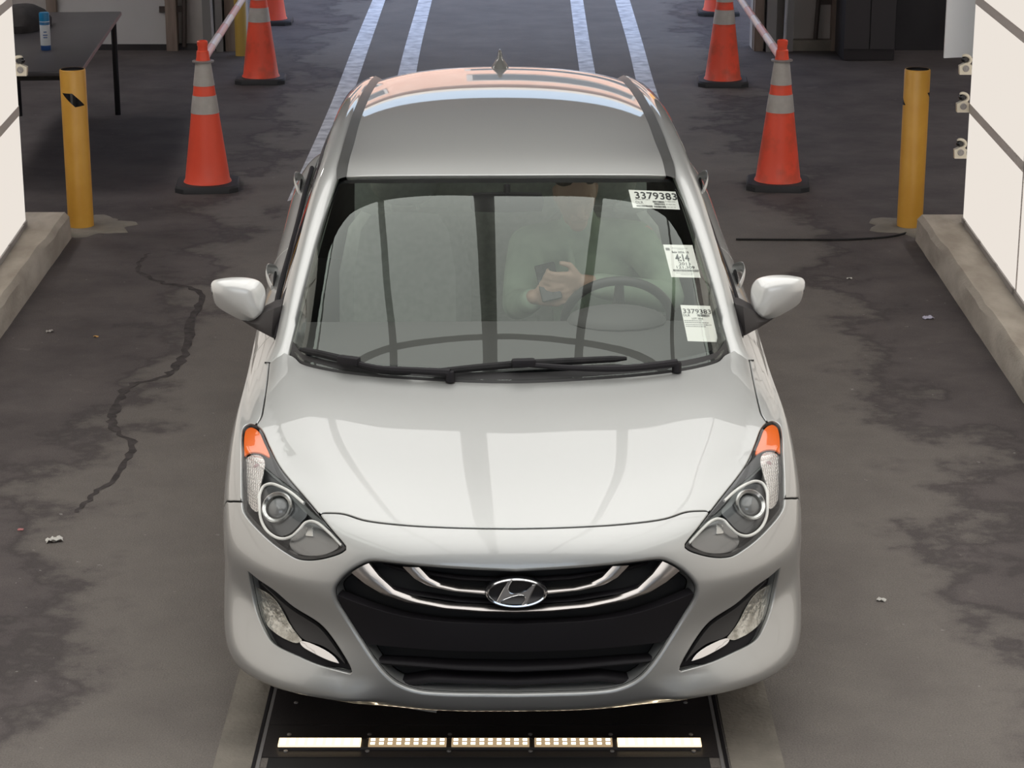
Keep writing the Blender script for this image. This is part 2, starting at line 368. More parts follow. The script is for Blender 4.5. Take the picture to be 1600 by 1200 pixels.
# ------------------------------------------------------------------ the car: smooth body surface
CAR_YAW = R(0.95); CAR_LOC = np.array([0.012, 0.0, 0.0])
cy_, sy_ = math.cos(CAR_YAW), math.sin(CAR_YAW)
def car_to_world(P):
    P = np.asarray(P, float); x, y, z = P[..., 0], P[..., 1], P[..., 2]
    return np.stack([cy_ * x - sy_ * y + CAR_LOC[0], sy_ * x + cy_ * y + CAR_LOC[1], z], -1)
def world_to_car(P):
    P = np.asarray(P, float) - CAR_LOC; x, y, z = P[..., 0], P[..., 1], P[..., 2]
    return np.stack([cy_ * x + sy_ * y, -sy_ * x + cy_ * y, z], -1)
def carpx(P): return project(car_to_world(P))
def car_at_y(px, py, y):           # point on the viewing ray at car depth y
    c = world_to_car(CAM); d = world_to_car(CAM + ray(px, py)) - c
    return c + d * ((y - c[1]) / d[1])

def bas(t, n):
    """uniform cubic B-spline weights incl. phantom ends: index list (−1..n) and weights, derivative weights"""
    i = np.clip(np.floor(t).astype(int), 0, n - 2); f = t - i
    w = np.stack([(1 - f)**3, 3 * f**3 - 6 * f**2 + 4, -3 * f**3 + 3 * f**2 + 3 * f + 1, f**3], -1) / 6
    d = np.stack([-(1 - f)**2 / 2, (3 * f**2 - 4 * f) / 2, (-3 * f**2 + 2 * f + 1) / 2, f**2 / 2], -1)
    return i, w, d
class Surf:
    """tensor cubic surface through a grid of points G[col][row]; sym: mirror in x at col 0"""
    def __init__(s, G, sym=True, symend=False, post=None, it=4):
        s.D = np.asarray(G, float); s.n, s.m = s.D.shape[:2]; s.sym = sym; s.symend = symend; s.post = post
        s.C = s.D.copy()
        uu, vv = np.meshgrid(np.arange(s.n, dtype=float), np.arange(s.m, dtype=float), indexing='ij')
        for _ in range(it):
            s.pad(); e = s.D - s.raw(uu.ravel(), vv.ravel())[0].reshape(s.D.shape)
            s.C = s.C + e
            if sym: s.C[0, :, 0] = 0
            if symend: s.C[-1, :, 0] = 0
        s.pad()
        L = np.linalg.norm(np.diff(s.D, axis=0), axis=-1).mean(1); s.us = np.concatenate([[0], np.cumsum(L)])
        L = np.linalg.norm(np.diff(s.D, axis=1), axis=-1).mean(0); s.vs = np.concatenate([[0], np.cumsum(L)])
    def pad(s):
        C = s.C; mir = np.array([-1, 1, 1])
        a = C[1:2] * mir if s.sym else 2 * C[0:1] - C[1:2]
        b = C[-2:-1] * mir if s.symend else 2 * C[-1:] - C[-2:-1]
        C = np.concatenate([a, C, b], 0)
        s.P = np.concatenate([2 * C[:, :1] - C[:, 1:2], C, 2 * C[:, -1:] - C[:, -2:-1]], 1)
    def raw(s, u, v):
        i, wu, du = bas(u, s.n); j, wv, dv = bas(v, s.m)
        I = i[:, None, None] + np.arange(4)[None, :, None]; J = j[:, None, None] + np.arange(4)[None, None, :]
        Q = s.P[I, J]
        return (np.einsum('ka,kb,kabc->kc', wu, wv, Q), np.einsum('ka,kb,kabc->kc', du, wv, Q), np.einsum('ka,kb,kabc->kc', wu, dv, Q))
    def pos(s, u, v):
        u = np.atleast_1d(np.asarray(u, float)); v = np.atleast_1d(np.asarray(v, float))
        p = s.raw(u, v)[0]
        return s.post(p, u, v) if s.post else p
    def eval(s, u, v, flip=1):
        u = np.atleast_1d(np.asarray(u, float)); v = np.atleast_1d(np.asarray(v, float))
        p, a, b = s.raw(u, v)
        if s.post:
            e = .01; p = s.post(p, u, v)
            a = (s.pos(np.minimum(u + e, s.n - 1), v) - s.pos(np.maximum(u - e, 0), v)); b = (s.pos(u, np.minimum(v + e, s.m - 1)) - s.pos(u, np.maximum(v - e, 0)))
        nn = np.cross(a, b) * flip
        return p, nn / (np.linalg.norm(nn, axis=-1, keepdims=True) + 1e-12)
    def solve(s, target, fn, u0=None, it=14, dom=None):
        """uv whose fn(position) meets the 2-D target"""
        target = np.asarray(target, float)
        uu, vv = np.meshgrid(np.linspace(0, s.n - 1, (s.n - 1) * 8 + 1), np.linspace(0, s.m - 1, (s.m - 1) * 8 + 1), indexing='ij')
        uu, vv = uu.ravel(), vv.ravel(); p, nn = s.eval(uu, vv); q = fn(p)
        ok = np.ones(len(uu), bool) if dom is None else dom(p, nn)
        uu, vv, q = uu[ok], vv[ok], q[ok]
        k = np.argmin(((q[None] - target[:, None])**2).sum(-1), 1); u, v = uu[k].copy(), vv[k].copy()
        for _ in range(it):
            e = 1e-3; f0 = fn(s.pos(u, v)); fu = (fn(s.pos(u + e, v)) - f0) / e; fv = (fn(s.pos(u, v + e)) - f0) / e
            r = target - f0; det = fu[:, 0] * fv[:, 1] - fu[:, 1] * fv[:, 0]; det = np.where(np.abs(det) < 1e-9, 1e-9, det)
            duu = np.clip((r[:, 0] * fv[:, 1] - r[:, 1] * fv[:, 0]) / det, -.3, .3); dvv = np.clip((fu[:, 0] * r[:, 1] - fu[:, 1] * r[:, 0]) / det, -.3, .3)
            u = np.clip(u + duu, 0, s.n - 1); v = np.clip(v + dvv, 0, s.m - 1)
        return np.stack([u, v], -1)

XS = [.80, .83, .855, .868, .878, .884, .886, .882, .871, .853, .828, .79]
def side(y, zt, dx=0):
    z = [.19, .24, .33, .45, .58, zt - .25, zt - .17, zt - .12, zt - .078, zt - .048, zt - .022, zt]
    return [(x + dx, y, q) for x, q in zip(XS, z)]
BODY = [
 [(0, .12, .185), (0, .062, .205), (0, .02, .29), (0, .0, .42), (0, .0, .55), (0, .012, .655), (0, .045, .722), (0, .11, .762), (0, .27, .81), (0, .48, .856), (0, .69, .898), (0, .905, .933)],
 [(.25, .13, .185), (.25, .075, .205), (.25, .035, .29), (.25, .014, .42), (.25, .014, .55), (.25, .027, .652), (.25, .062, .719), (.25, .128, .760), (.245, .285, .81), (.235, .49, .857), (.225, .70, .9), (.22, .925, .935)],
 [(.48, .205, .187), (.487, .136, .207), (.490, .080, .280), (.484, .096, .42), (.485, .073, .55), (.485, .088, .645), (.48, .13, .712), (.475, .20, .757), (.46, .34, .812), (.44, .54, .861), (.42, .75, .905), (.40, .96, .937)],
 [(.65, .31, .19), (.672, .212, .220), (.681, .160, .286), (.669, .232, .42), (.675, .184, .55), (.67, .205, .64), (.66, .25, .713), (.645, .33, .768), (.62, .45, .825), (.59, .62, .873), (.56, .81, .914), (.53, 1.0, .94)],
 [(.755, .42, .19), (.790, .335, .224), (.808, .300, .294), (.795, .362, .43), (.803, .335, .55), (.797, .355, .645), (.783, .40, .725), (.763, .47, .786), (.735, .58, .845), (.695, .72, .889), (.655, .89, .922), (.62, 1.045, .944)],
 [(.825, .56, .19), (.850, .53, .232), (.868, .515, .31), (.872, .52, .44), (.873, .52, .56), (.868, .54, .66), (.856, .58, .74), (.84, .63, .806), (.812, .71, .862), (.767, .83, .9), (.718, .97, .93), (.672, 1.09, .948)],
 [(.84, .88, .19), (.86, .88, .24), (.875, .88, .33), (.885, .88, .45), (.888, .88, .58), (.886, .88, .69), (.878, .89, .77), (.862, .91, .835), (.837, .95, .88), (.80, 1.01, .91), (.755, 1.08, .935), (.70, 1.15, .954)],
 [(.82, 1.35, .19), (.845, 1.35, .24), (.862, 1.35, .33), (.870, 1.35, .45), (.876, 1.35, .58), (.877, 1.35, .70), (.875, 1.35, .78), (.868, 1.35, .84), (.855, 1.35, .88), (.835, 1.35, .91), (.805, 1.35, .94), (.768, 1.33, .965)],
 side(2.0, .985), side(2.8, 1.015), side(3.45, 1.045, .004), side(3.85, 1.065, -.012),
 [(.74, 4.12, .21), (.755, 4.16, .25), (.77, 4.18, .34), (.78, 4.18, .46), (.785, 4.18, .58), (.785, 4.17, .80), (.78, 4.16, .88), (.772, 4.14, .93), (.76, 4.11, .98), (.745, 4.08, 1.01), (.725, 4.05, 1.045), (.69, 4.0, 1.075)],
 [(.4, 4.2, .21), (.4, 4.25, .25), (.4, 4.28, .34), (.4, 4.29, .46), (.4, 4.29, .58), (.4, 4.27, .80), (.4, 4.255, .88), (.4, 4.24, .93), (.4, 4.215, .98), (.39, 4.19, 1.01), (.38, 4.16, 1.045), (.37, 4.12, 1.075)],
 [(0, 4.22, .21), (0, 4.27, .25), (0, 4.30, .34), (0, 4.31, .46), (0, 4.31, .58), (0, 4.29, .80), (0, 4.275, .88), (0, 4.26, .93), (0, 4.235, .98), (0, 4.21, 1.01), (0, 4.18, 1.045), (0, 4.14, 1.075)],
]
def sstep(a, b, x): t = np.clip((x - a) / (b - a), 0, 1); return t * t * (3 - 2 * t)
def body_post(p, u, v):
    p = p.copy(); x, y = p[:, 0], p[:, 1]
    # bonnet crease from the pillar foot to the headlight's inner end: the outer side falls away
    yy = np.clip(y, .2, 1.2); xc = np.interp(yy, [.20, .45, .75, 1.0, 1.2], [.50, .555, .625, .685, .72])
    w = sstep(7.2, 8.2, v) * (1 - sstep(7.2, 7.9, u))
    dd = x - xc; s_ = .012
    drop = s_ * np.log1p(np.exp(np.clip(dd / s_, -30, 30)))
    p[:, 2] -= w * np.minimum(drop, .11) * .16
    # lower bumper corner: a shelf that swells out below the fog lamp and turns under sharply
    ax, z = np.abs(p[:, 0]), p[:, 2]
    zt = .31 + np.clip(ax - .50, 0, .34) * .50; A = .034 * sstep(.34, .50, ax) * (1 - sstep(5.0, 6.2, u)); zl = .238
    g = np.clip((zt - z) / (zt - zl), 0, 1); g = np.where(g < .15, g * g / .3, g - .075) / .925
    g = g * (1 - .55 * sstep(0, .022, zl - z)); f = sstep(.66, .86, ax)
    p[:, 1] -= A * g * (1 - .55 * f) * (u < 7); p[:, 0] += np.sign(p[:, 0]) * A * g * .5 * f * (u < 7)
    return p
SB = Surf(BODY, True, True, body_post)
MX = np.array([-1., 1, 1])
fn_px = lambda p: carpx(p * MX)                 # image-left half of the car
def vis(p, nn):
    c = world_to_car(CAM); q = p * MX; n2 = nn * MX
    return ((c - q) * n2).sum(-1) > 0
fn_yz = lambda p: p[:, 1:]
side_dom = lambda p, nn: (p[:, 0] > .6) & (p[:, 1] > .3)
# which way do normals point?
_p, _n = SB.eval([9.0], [4.0]); NFLIP = 1 if _n[0, 0] > 0 else -1
_ev = SB.eval
SB.eval = lambda u, v, flip=None: _ev(u, v, NFLIP)
def px_uv(pts, it=14): return SB.solve(pts, fn_px, dom=vis)
def yz_uv(pts): return SB.solve(pts, fn_yz, dom=side_dom)

def um(S, uv):      # index coordinates to metric-ish coordinates for triangulating
    return np.stack([np.interp(uv[:, 0], np.arange(S.n), S.us), np.interp(uv[:, 1], np.arange(S.m), S.vs)], -1)
def mu(S, q):
    return np.stack([np.interp(q[:, 0], S.us, np.arange(S.n)), np.interp(q[:, 1], S.vs, np.arange(S.m))], -1)
def pip(poly, pts):
    x, y = pts[:, 0], pts[:, 1]; ins = np.zeros(len(pts), bool); n = len(poly); j = n - 1
    for i in range(n):
        xi, yi = poly[i]; xj, yj = poly[j]
        c = ((yi > y) != (yj > y)) & (x < (xj - xi) * (y - yi) / (yj - yi + 1e-15) + xi); ins ^= c; j = i
    return ins
def resample(q, step, closed=False):
    q = np.asarray(q, float)
    if closed: q = np.concatenate([q, q[:1]])
    L = np.concatenate([[0], np.cumsum(np.linalg.norm(np.diff(q, axis=0), axis=1))]); n = max(2, int(round(L[-1] / step)) + 1)
    t = np.linspace(0, L[-1], n); r = np.stack([np.interp(t, L, q[:, k]) for k in range(q.shape[1])], -1)
    return r[:-1] if closed else r

def cut_surface(S, curves, step, clear={'border': .005}):
    """curves: name -> (uv points, closed). Returns uv verts, tris, constraint edges {edge: name}, region id per tri"""
    pts = []; edges = []; names = []
    umax, vmax = S.us[-1], S.vs[-1]
    bord = [(0, 0), (umax, 0), (umax, vmax), (0, vmax)]
    allc = dict(curves); allc['border'] = (mu(S, np.array(bord)), True); taken = []
    rad = []
    for nm, (uv, closed) in allc.items():
        q = um(S, np.asarray(uv))
        if nm == 'border':
            q = []
            for i in range(4):
                a, b = np.array(bord[i]), np.array(bord[(i + 1) % 4]); k = max(2, int(np.linalg.norm(b - a) / step))
                q += [a + (b - a) * t / k for t in range(k)]
            q = np.array(q); closed = True
            if taken:       # keep the border's points clear of where the cuts meet it
                tt = np.concatenate(taken); r2 = np.array(rad)**2; near = (((q[:, None] - tt[None])**2).sum(-1) < r2[None]).any(1)
                near &= ~np.array([any(np.hypot(*(p - np.array(b))) < 1e-9 for b in bord) for p in q]); q = q[~near]
        else:
            if not closed:      # run the ends a little past what they meet
                e0 = q[0] - q[1]; e1 = q[-1] - q[-2]
                q = np.concatenate([[q[0] + e0 / (np.linalg.norm(e0) + 1e-9) * .006], q, [q[-1] + e1 / (np.linalg.norm(e1) + 1e-9) * .006]])
            q = resample(q, step * .6, closed)
        n0 = len(pts); pts += list(q); taken.append(q); rad += [step * .5 + clear.get(nm, .006)] * len(q); n = len(q)
        for i in range(n if closed else n - 1): edges.append((n0 + i, n0 + (i + 1) % n)); names.append(nm)
    bx = step * .5 + max(clear.values())
    T = np.concatenate(taken)
    gx = np.arange(step / 2, umax, step); gy = np.arange(step / 2, vmax, step)
    g = np.stack(np.meshgrid(gx, gy, indexing='ij'), -1); g[:, 1::2, 0] += step * .25; g = g.reshape(-1, 2)
    # drop grid points near curve points (bucket search)
    from collections import defaultdict
    bk = defaultdict(list)
    for t, rr in zip(T, rad): bk[(int(t[0] // bx), int(t[1] // bx))].append((t[0], t[1], rr * rr))
    keep = []
    for q in g:
        a, b = int(q[0] // bx), int(q[1] // bx); ok = True
        for i in (a - 1, a, a + 1):
            for j in (b - 1, b, b + 1):
                for t in bk.get((i, j), ()):
                    if (q[0] - t[0])**2 + (q[1] - t[1])**2 < t[2]: ok = False; break
                if not ok: break
            if not ok: break
        if ok: keep.append(q)
    pts += keep
    V, E, F, ov, oe, of = delaunay_2d_cdt([Vector(p) for p in pts], edges, [], 0, 1e-6)
    V = np.array([tuple(v) for v in V]); ce = {}
    for e, src in zip(E, oe):
        if src:
            nm = [names[s] for s in src if s < len(names)]
            if nm: ce[tuple(sorted(e))] = nm[-1]
    F = [tuple(f) for f in F if -1e-7 < V[list(f), 0].mean() < umax + 1e-7 and -1e-7 < V[list(f), 1].mean() < vmax + 1e-7]; em = defaultdict(list)
    for i, f in enumerate(F):
        for k in range(3): em[tuple(sorted((f[k], f[(k + 1) % 3])))].append(i)
    reg = -np.ones(len(F), int); r = 0
    for i in range(len(F)):
        if reg[i] >= 0: continue
        st = [i]; reg[i] = r
        while st:
            a = st.pop(); f = F[a]
            for k in range(3):
                e = tuple(sorted((f[k], f[(k + 1) % 3])))
                if e in ce: continue
                for b in em[e]:
                    if reg[b] < 0: reg[b] = r; st.append(b)
        r += 1
    return mu(S, V), np.array(F), ce, reg
def panel(name, S, uv, F, mat, parent, ce=None, off=0.0, bevel=.003, depth=.018, gap=.0022, bev=None, mirror=None, dep=None, label=None, flange=True):
    """build one panel from surface triangles. mirror: None, 'join' (both halves in one mesh) or -1 (other side)"""
    used = np.unique(F); mp = -np.ones(len(uv), int); mp[used] = np.arange(len(used)); F = mp[F]; uvp = uv[used]
    P, N = S.eval(uvp[:, 0], uvp[:, 1]); cedge = {}
    if ce:
        for (a, b), nm in ce.items():
            if a < len(mp) and b < len(mp) and mp[a] >= 0 and mp[b] >= 0: cedge[tuple(sorted((mp[a], mp[b])))] = nm
    P = P + N * off
    # orient
    fn = np.cross(P[F[:, 1]] - P[F[:, 0]], P[F[:, 2]] - P[F[:, 0]])
    bad = (fn * N[F[:, 0]]).sum(-1) < 0; F = F.copy(); F[bad] = F[bad][:, ::-1]
    from collections import defaultdict
    cnt = defaultdict(int); owner = {}
    for t, f in enumerate(F):
        for k in range(3): e = (f[k], f[(k + 1) % 3]); cnt[tuple(sorted(e))] += 1; owner[tuple(sorted(e))] = e
    be = [owner[e] for e, c in cnt.items() if c == 1]
    if mirror == 'join': be = [e for e in be if not (abs(P[e[0], 0]) < 1e-5 and abs(P[e[1], 0]) < 1e-5)]
    verts = list(P); norms = list(N); faces = [tuple(f) for f in F]
    if flange and be:
        outv = defaultdict(lambda: np.zeros(3)); bv = {}; dv = {}
        for a, b in be:
            t = P[b] - P[a]; o = np.cross(t, N[a]); o /= np.linalg.norm(o) + 1e-12; nm = cedge.get(tuple(sorted((a, b))), 'border')
            for q in (a, b):
                outv[q] += o; bv[q] = max(bv.get(q, 0), (bev or {}).get(nm, bevel)); dv[q] = max(dv.get(q, 0), (dep or {}).get(nm, depth))
        i2, i3 = {}, {}
        for q, o in outv.items():
            o = o / (np.linalg.norm(o) + 1e-12)
            if mirror == 'join' and abs(P[q, 0]) < 1e-5: o = o * np.array([0, 1, 1]); o /= np.linalg.norm(o) + 1e-9
            b = bv[q]; base = P[q] - o * (gap + b); verts[q] = base
            m_ = (o + N[q]); m_ /= np.linalg.norm(m_)
            im = len(verts); verts.append(base + o * b * .7 - N[q] * b * .3); norms.append(m_)
            i2[q] = (im, len(verts)); verts.append(base + o * b - N[q] * b); norms.append(o)
            i3[q] = len(verts); verts.append(base + o * b - N[q] * (b + dv[q])); norms.append(o)
        for a, b in be:
            faces += [(b, a, i2[a][0], i2[b][0]), (i2[b][0], i2[a][0], i2[a][1], i2[b][1]), (i2[b][1], i2[a][1], i3[a], i3[b])]
    verts = np.array(verts); norms = np.array(norms)
    if mirror == 'join':
        k = len(verts); cen = np.abs(verts[:, 0]) < 1e-5; verts[cen, 0] = 0; norms[cen, 0] = 0
        idx = np.where(cen, np.arange(k), -1); nxt = k; mv = []; mn = []
        for i in range(k):
            if idx[i] < 0: idx[i] = nxt; nxt += 1; mv.append(verts[i] * MX); mn.append(norms[i] * MX)
        faces = faces + [tuple(idx[i] for i in f[::-1]) for f in faces]
        verts = np.concatenate([verts, np.array(mv)]); norms = np.concatenate([norms, np.array(mn)])
    elif mirror == -1:
        verts = verts * MX; norms = norms * MX; faces = [f[::-1] for f in faces]
    me = bpy.data.meshes.new(name); me.from_pydata([tuple(v) for v in verts], [], [tuple(int(i) for i in f) for f in faces]); me.update()
    me.polygons.foreach_set('use_smooth', [True] * len(me.polygons))
    nl = norms / (np.linalg.norm(norms, axis=1, keepdims=True) + 1e-12)
    me.normals_split_custom_set_from_vertices([tuple(n) for n in nl])
    me.materials.append(mat); o = bpy.data.objects.new(name, me); link(o, parent)
    if label: o['label'] = label
    return o

car = empty('hatchback_car', CAR_LOC, CAR_YAW)
tag(car, 'silver hatchback car facing the camera on the inspection lane with paper tags inside its windshield', 'car')

# ------------------------------------------------------------------ outlines on the body (image-left half)
HL = crom([(390, 662), (401, 665), (409, 673), (420, 697), (436, 728), (456, 754), (480, 782), (500, 806), (520, 831), (536, 850), (540, 857), (533, 863), (520, 868), (500, 873), (480, 874.5), (464, 872), (446, 862), (426, 848), (404, 828), (386, 808), (379, 796), (377.5, 782), (377, 750), (377.5, 710), (379, 676), (382, 666)], 4, True)
GR = crom([(809, 895.5), (745, 892.5), (682, 888.5), (628, 883), (579, 878), (572, 879.5), (550, 891), (533, 906), (523, 922), (525, 940), (539, 963), (562, 998), (585, 1031), (608, 1058), (628, 1072), (655, 1081), (694, 1084.5), (750, 1085.5), (809, 1086)], 6)
FG = crom([(387, 894), (391, 915), (399, 949), (413, 982), (427, 1003), (466, 1023), (507, 1040), (549, 1052), (545, 1041), (516, 995), (499, 976), (457, 949), (428, 924), (403, 907)], 5, True, (0, 7))
HF = crom([(498, 802), (516, 801.5), (537, 803), (570, 813), (632, 820.5), (695, 824), (750, 825.5), (808, 826)], 6)
HS = crom([(399, 666), (408, 652), (411, 639), (415, 613), (418, 590), (420, 571), (424, 549)], 6)
uHL, uGR, uFG, uHF, uHS = [px_uv(c) for c in (HL, GR, FG, HF, HS)]
uGR[0, 0] = uGR[-1, 0] = uHF[-1, 0] = 0
uHS = np.concatenate([uHS, [[uHS[-1, 0] + .02, 11]]])
i0 = np.argmin(np.abs(HL[:, 1] - 803) + (HL[:, 0] < 450) * 500); uHF = np.concatenate([uHL[i0:i0 + 1], uHF[1:]])
i1 = np.argmin(np.hypot(HL[:, 0] - 400, HL[:, 1] - 664.5)); uHS[0] = uHL[i1]
def arc(yc, zc, r, a0, a1, n=40): return np.array([(yc + r * math.cos(R(a)), zc + r * math.sin(R(a))) for a in np.linspace(a0, a1, n)])
AR = .352
aF = yz_uv(arc(.88, .325, AR, 201, -21)); aB = yz_uv(arc(3.53, .325, AR, 201, -21))
for a in (aF, aB): a[0, 1] = a[-1, 1] = 0
i2 = np.argmin(np.hypot(HL[:, 0] - 377.5, HL[:, 1] - 783))
_q = px_uv([(377.6, 783.6), (365, 783.3), (354, 783)]); _j = np.argmin(((um(SB, aF) - um(SB, _q[-1:]))**2).sum(1)); bm_line = np.concatenate([_q, aF[_j:_j + 1]])
d1 = yz_uv(crom([(1.43, .945), (1.415, .85), (1.375, .62), (1.385, .36), (1.42, .25)], 6)); d1[0, 1] = 11
d2 = yz_uv(crom([(2.47, .98), (2.465, .85), (2.44, .6), (2.44, .25)], 6)); d2[0, 1] = 11
d3 = yz_uv(crom([(3.42, 1.02), (3.44, .93), (3.36, .76), (3.27, .60)], 6)); d3[0, 1] = 11; d3[-1] = aB[np.argmin(np.abs(np.linalg.norm(arc(3.53, .325, AR, 201, -21) - np.array([3.25, .54]), axis=1)))]
sill = yz_uv([(1.1, .25), (1.42, .25), (2.44, .25), (3.3, .25)])
sill[0] = aF[np.argmin(np.abs(arc(.88, .325, AR, 201, -21)[:, 1] - .25) + (np.arange(40) < 20) * 9)]
sill[-1] = aB[np.argmin(np.abs(arc(3.53, .325, AR, 201, -21)[:, 1] - .25) + (np.arange(40) > 20) * 9)]
d1[-1] = sill[1]; d2[-1] = sill[2]
tg = np.array([(12.5, 11), (12.55, 9.5), (12.6, 5.4), (12.8, 5.0), (14, 5.0)])
tl = crom([(11.55, 9.3), (12.45, 9.5), (12.5, 7.5), (12.4, 6.0), (12.0, 6.6)], 5, True)
curves = dict(headlight=(uHL, True), grille=(uGR, False), fog=(uFG, True), hood_front=(uHF, False), hood_side=(uHS, False), arch_front=(aF, False), arch_back=(aB, False),
              bumper=(bm_line, False), door1=(d1, False), door2=(d2, False), door3=(d3, False), sill=(sill, False), tailgate=(tg, False), taillight=(tl, True))
UV, TR, CE, REG = cut_surface(SB, curves, .017, {'border': .005, 'grille': .014, 'fog': .009, 'headlight': .008})
cen = UV[TR].mean(1); cm = um(SB, cen)
def region(uvpt):
    q = um(SB, np.atleast_2d(uvpt)); return REG[np.argmin(((cm - q)**2).sum(1))]
seeds = dict(hood=px_uv([(700, 720)])[0], bumper=px_uv([(700, 852)])[0], headlight=px_uv([(440, 780)])[0], grille=px_uv([(700, 980)])[0], fog=px_uv([(430, 960)])[0],
             fender=yz_uv([(1.2, .75)])[0], door_f=yz_uv([(1.9, .6)])[0], door_r=yz_uv([(2.8, .6)])[0], quarter=yz_uv([(3.75, .85)])[0], arch_f=yz_uv([(.88, .4)])[0], arch_b=yz_uv([(3.53, .4)])[0],
             sill=yz_uv([(2.0, .215)])[0], tailgate=(13.8, 8), tail=(12.2, 8))
RG = {k: region(v) for k, v in seeds.items()}
print('regions', {k: (int(v), int((REG == v).sum())) for k, v in RG.items()}, REG.max() + 1)
def tri(k): return TR[REG == RG[k]]
paint = M['paint']
hole_bev = dict(grille=.010, fog=.005, headlight=.004, border=.004); hole_dep = dict(grille=.05, fog=.03, headlight=.03)
hood = panel('hood', SB, UV, tri('hood'), paint, car, CE, mirror='join')
bumper = panel('front_bumper', SB, UV, tri('bumper'), paint, car, CE, mirror='join', bev=hole_bev, dep=hole_dep)
for sgn in (1, -1):
    mr = None if sgn == 1 else -1
    for k, nm in (('fender', 'fender'), ('door_f', 'front_door'), ('door_r', 'rear_door'), ('quarter', 'quarter_panel'), ('sill', 'sill')):
        o = panel(nm, SB, UV, tri(k), paint, car, CE, mirror=mr)
        if k == 'door_f': door_front = (door_front if sgn == -1 else []) + [o]
        if k == 'door_r': door_rear = (door_rear if sgn == -1 else []) + [o]
    panel('tail_light', SB, UV, tri('tail'), M['redlens'], car, CE, mirror=mr)
panel('tailgate', SB, UV, tri('tailgate'), paint, car, CE, mirror='join')
rest = ~np.isin(REG, [RG[k] for k in ('grille', 'fog', 'headlight', 'arch_f', 'arch_b')])
panel('light_block_liner', SB, UV, TR[rest], M['gap'], car, off=-.014, mirror='join', flange=False)  # black liner added behind the panels to block light through the gaps
# ------------------------------------------------------------------ greenhouse: windshield, roof, pillars, side glass, tail
ru = np.linspace(0, 6, 7)
base = SB.pos(np.linspace(0, 6.2, 8), np.full(8, 11.0))          # windshield foot follows the bonnet's rear edge
base = np.concatenate([base[:7], [[.708, 1.19, .962]]]) + np.array([0, .012, .004])
head = [(0, 1.805, 1.402), (.11, 1.808, 1.4015), (.22, 1.816, 1.400), (.32, 1.828, 1.397), (.41, 1.845, 1.393), (.48, 1.865, 1.388), (.54, 1.893, 1.380), (.588, 1.935, 1.366)]
WG = []
for a, b in zip(base, np.array(head)):
    k = []
    for t in np.linspace(0, 1, 5):
        p = a + (b - a) * t; bul = 4 * t * (1 - t); p = p + np.array([0, -.020, .048]) * bul * (1 - .2 * (a[0] / .72)**2); k.append(p)
    WG.append(k)
SW = Surf(WG, True)
_p, _n = SW.eval([2.], [2.]); 
if _n[0, 2] < 0:
    _evw = SW.eval; SW.eval = lambda u, v, flip=None: _evw(u, v, -1)
def whole(S, nm, mat, parent, step=.03, **kw):
    uv, t, ce, rg = cut_surface(S, {}, step); return panel(nm, S, uv, t, mat, parent, ce, **kw)
windshield = whole(SW, 'windshield', M['glass'], car, mirror='join', flange=False)
# black ceramic border printed inside the glass: top shade, sides and foot
W = lambda pts: SW.solve(pts, fn_px, dom=lambda p, n: np.ones(len(p), bool))
top_ = np.array([(0, 3.86), (4, 3.86), (7, 3.9)])
sidein = np.array([(6.86, v) for v in np.linspace(0, 4, 12)])
foot = np.array([(0, .20), (2.5, .18), (4.5, .18), (6.0, .22), (6.86, .4)])
wuv, wtr, wce, wrg = cut_surface(SW, dict(top=(top_, False), sidein=(sidein, False), foot=(crom(foot, 6), False)), .03)
wc = um(SW, wuv[wtr].mean(1))
clear_ = wrg == wrg[np.argmin(((wc - um(SW, np.array([[1.5, 2.0]])))**2).sum(1))]
panel('frit_band', SW, wuv, wtr[~clear_], M['gloss'], windshield, off=-.006, mirror='join', flange=False, label='black printed border inside the windshield')

RX = [0, .14, .28, .41, .50, .553]
RYZ = [(0.0, 1.406), (.15, 1.440), (.40, 1.468), (.75, 1.488), (1.2, 1.492), (1.6, 1.481), (1.9, 1.464), (2.12, 1.441), (2.26, 1.415)]
RG_ = []
for i, x in enumerate(RX):
    s0 = np.interp(x, [h[0] for h in head], [h[1] for h in head]); t = x / .553; col = []
    for j, (dy, z) in enumerate(RYZ):
        f = dy / 2.26; y0 = s0 + .006; yy = y0 + (1.805 + 2.26 - .10 * t**2 - y0) * f
        zh = np.interp(x, [h[0] for h in head], [h[2] for h in head]) + .004
        zz = z - (.030 * t**2.2 + .012 * t**6) * min(1, .35 + f * 4) if j else zh
        col.append(((x / .553) * (np.interp(yy, [1.8, 2.2, 2.7, 3.4, 4.1], [.564, .553, .544, .525, .500])), yy, zz))
    RG_.append(col)
SR = Surf(RG_, True)
_p, _n = SR.eval([2.], [2.])
if _n[0, 2] < 0:
    _evr = SR.eval; SR.eval = lambda u, v, flip=None: _evr(u, v, -1)
roof = whole(SR, 'roof', paint, car, mirror='join', bevel=.004, gap=.001, depth=.02)

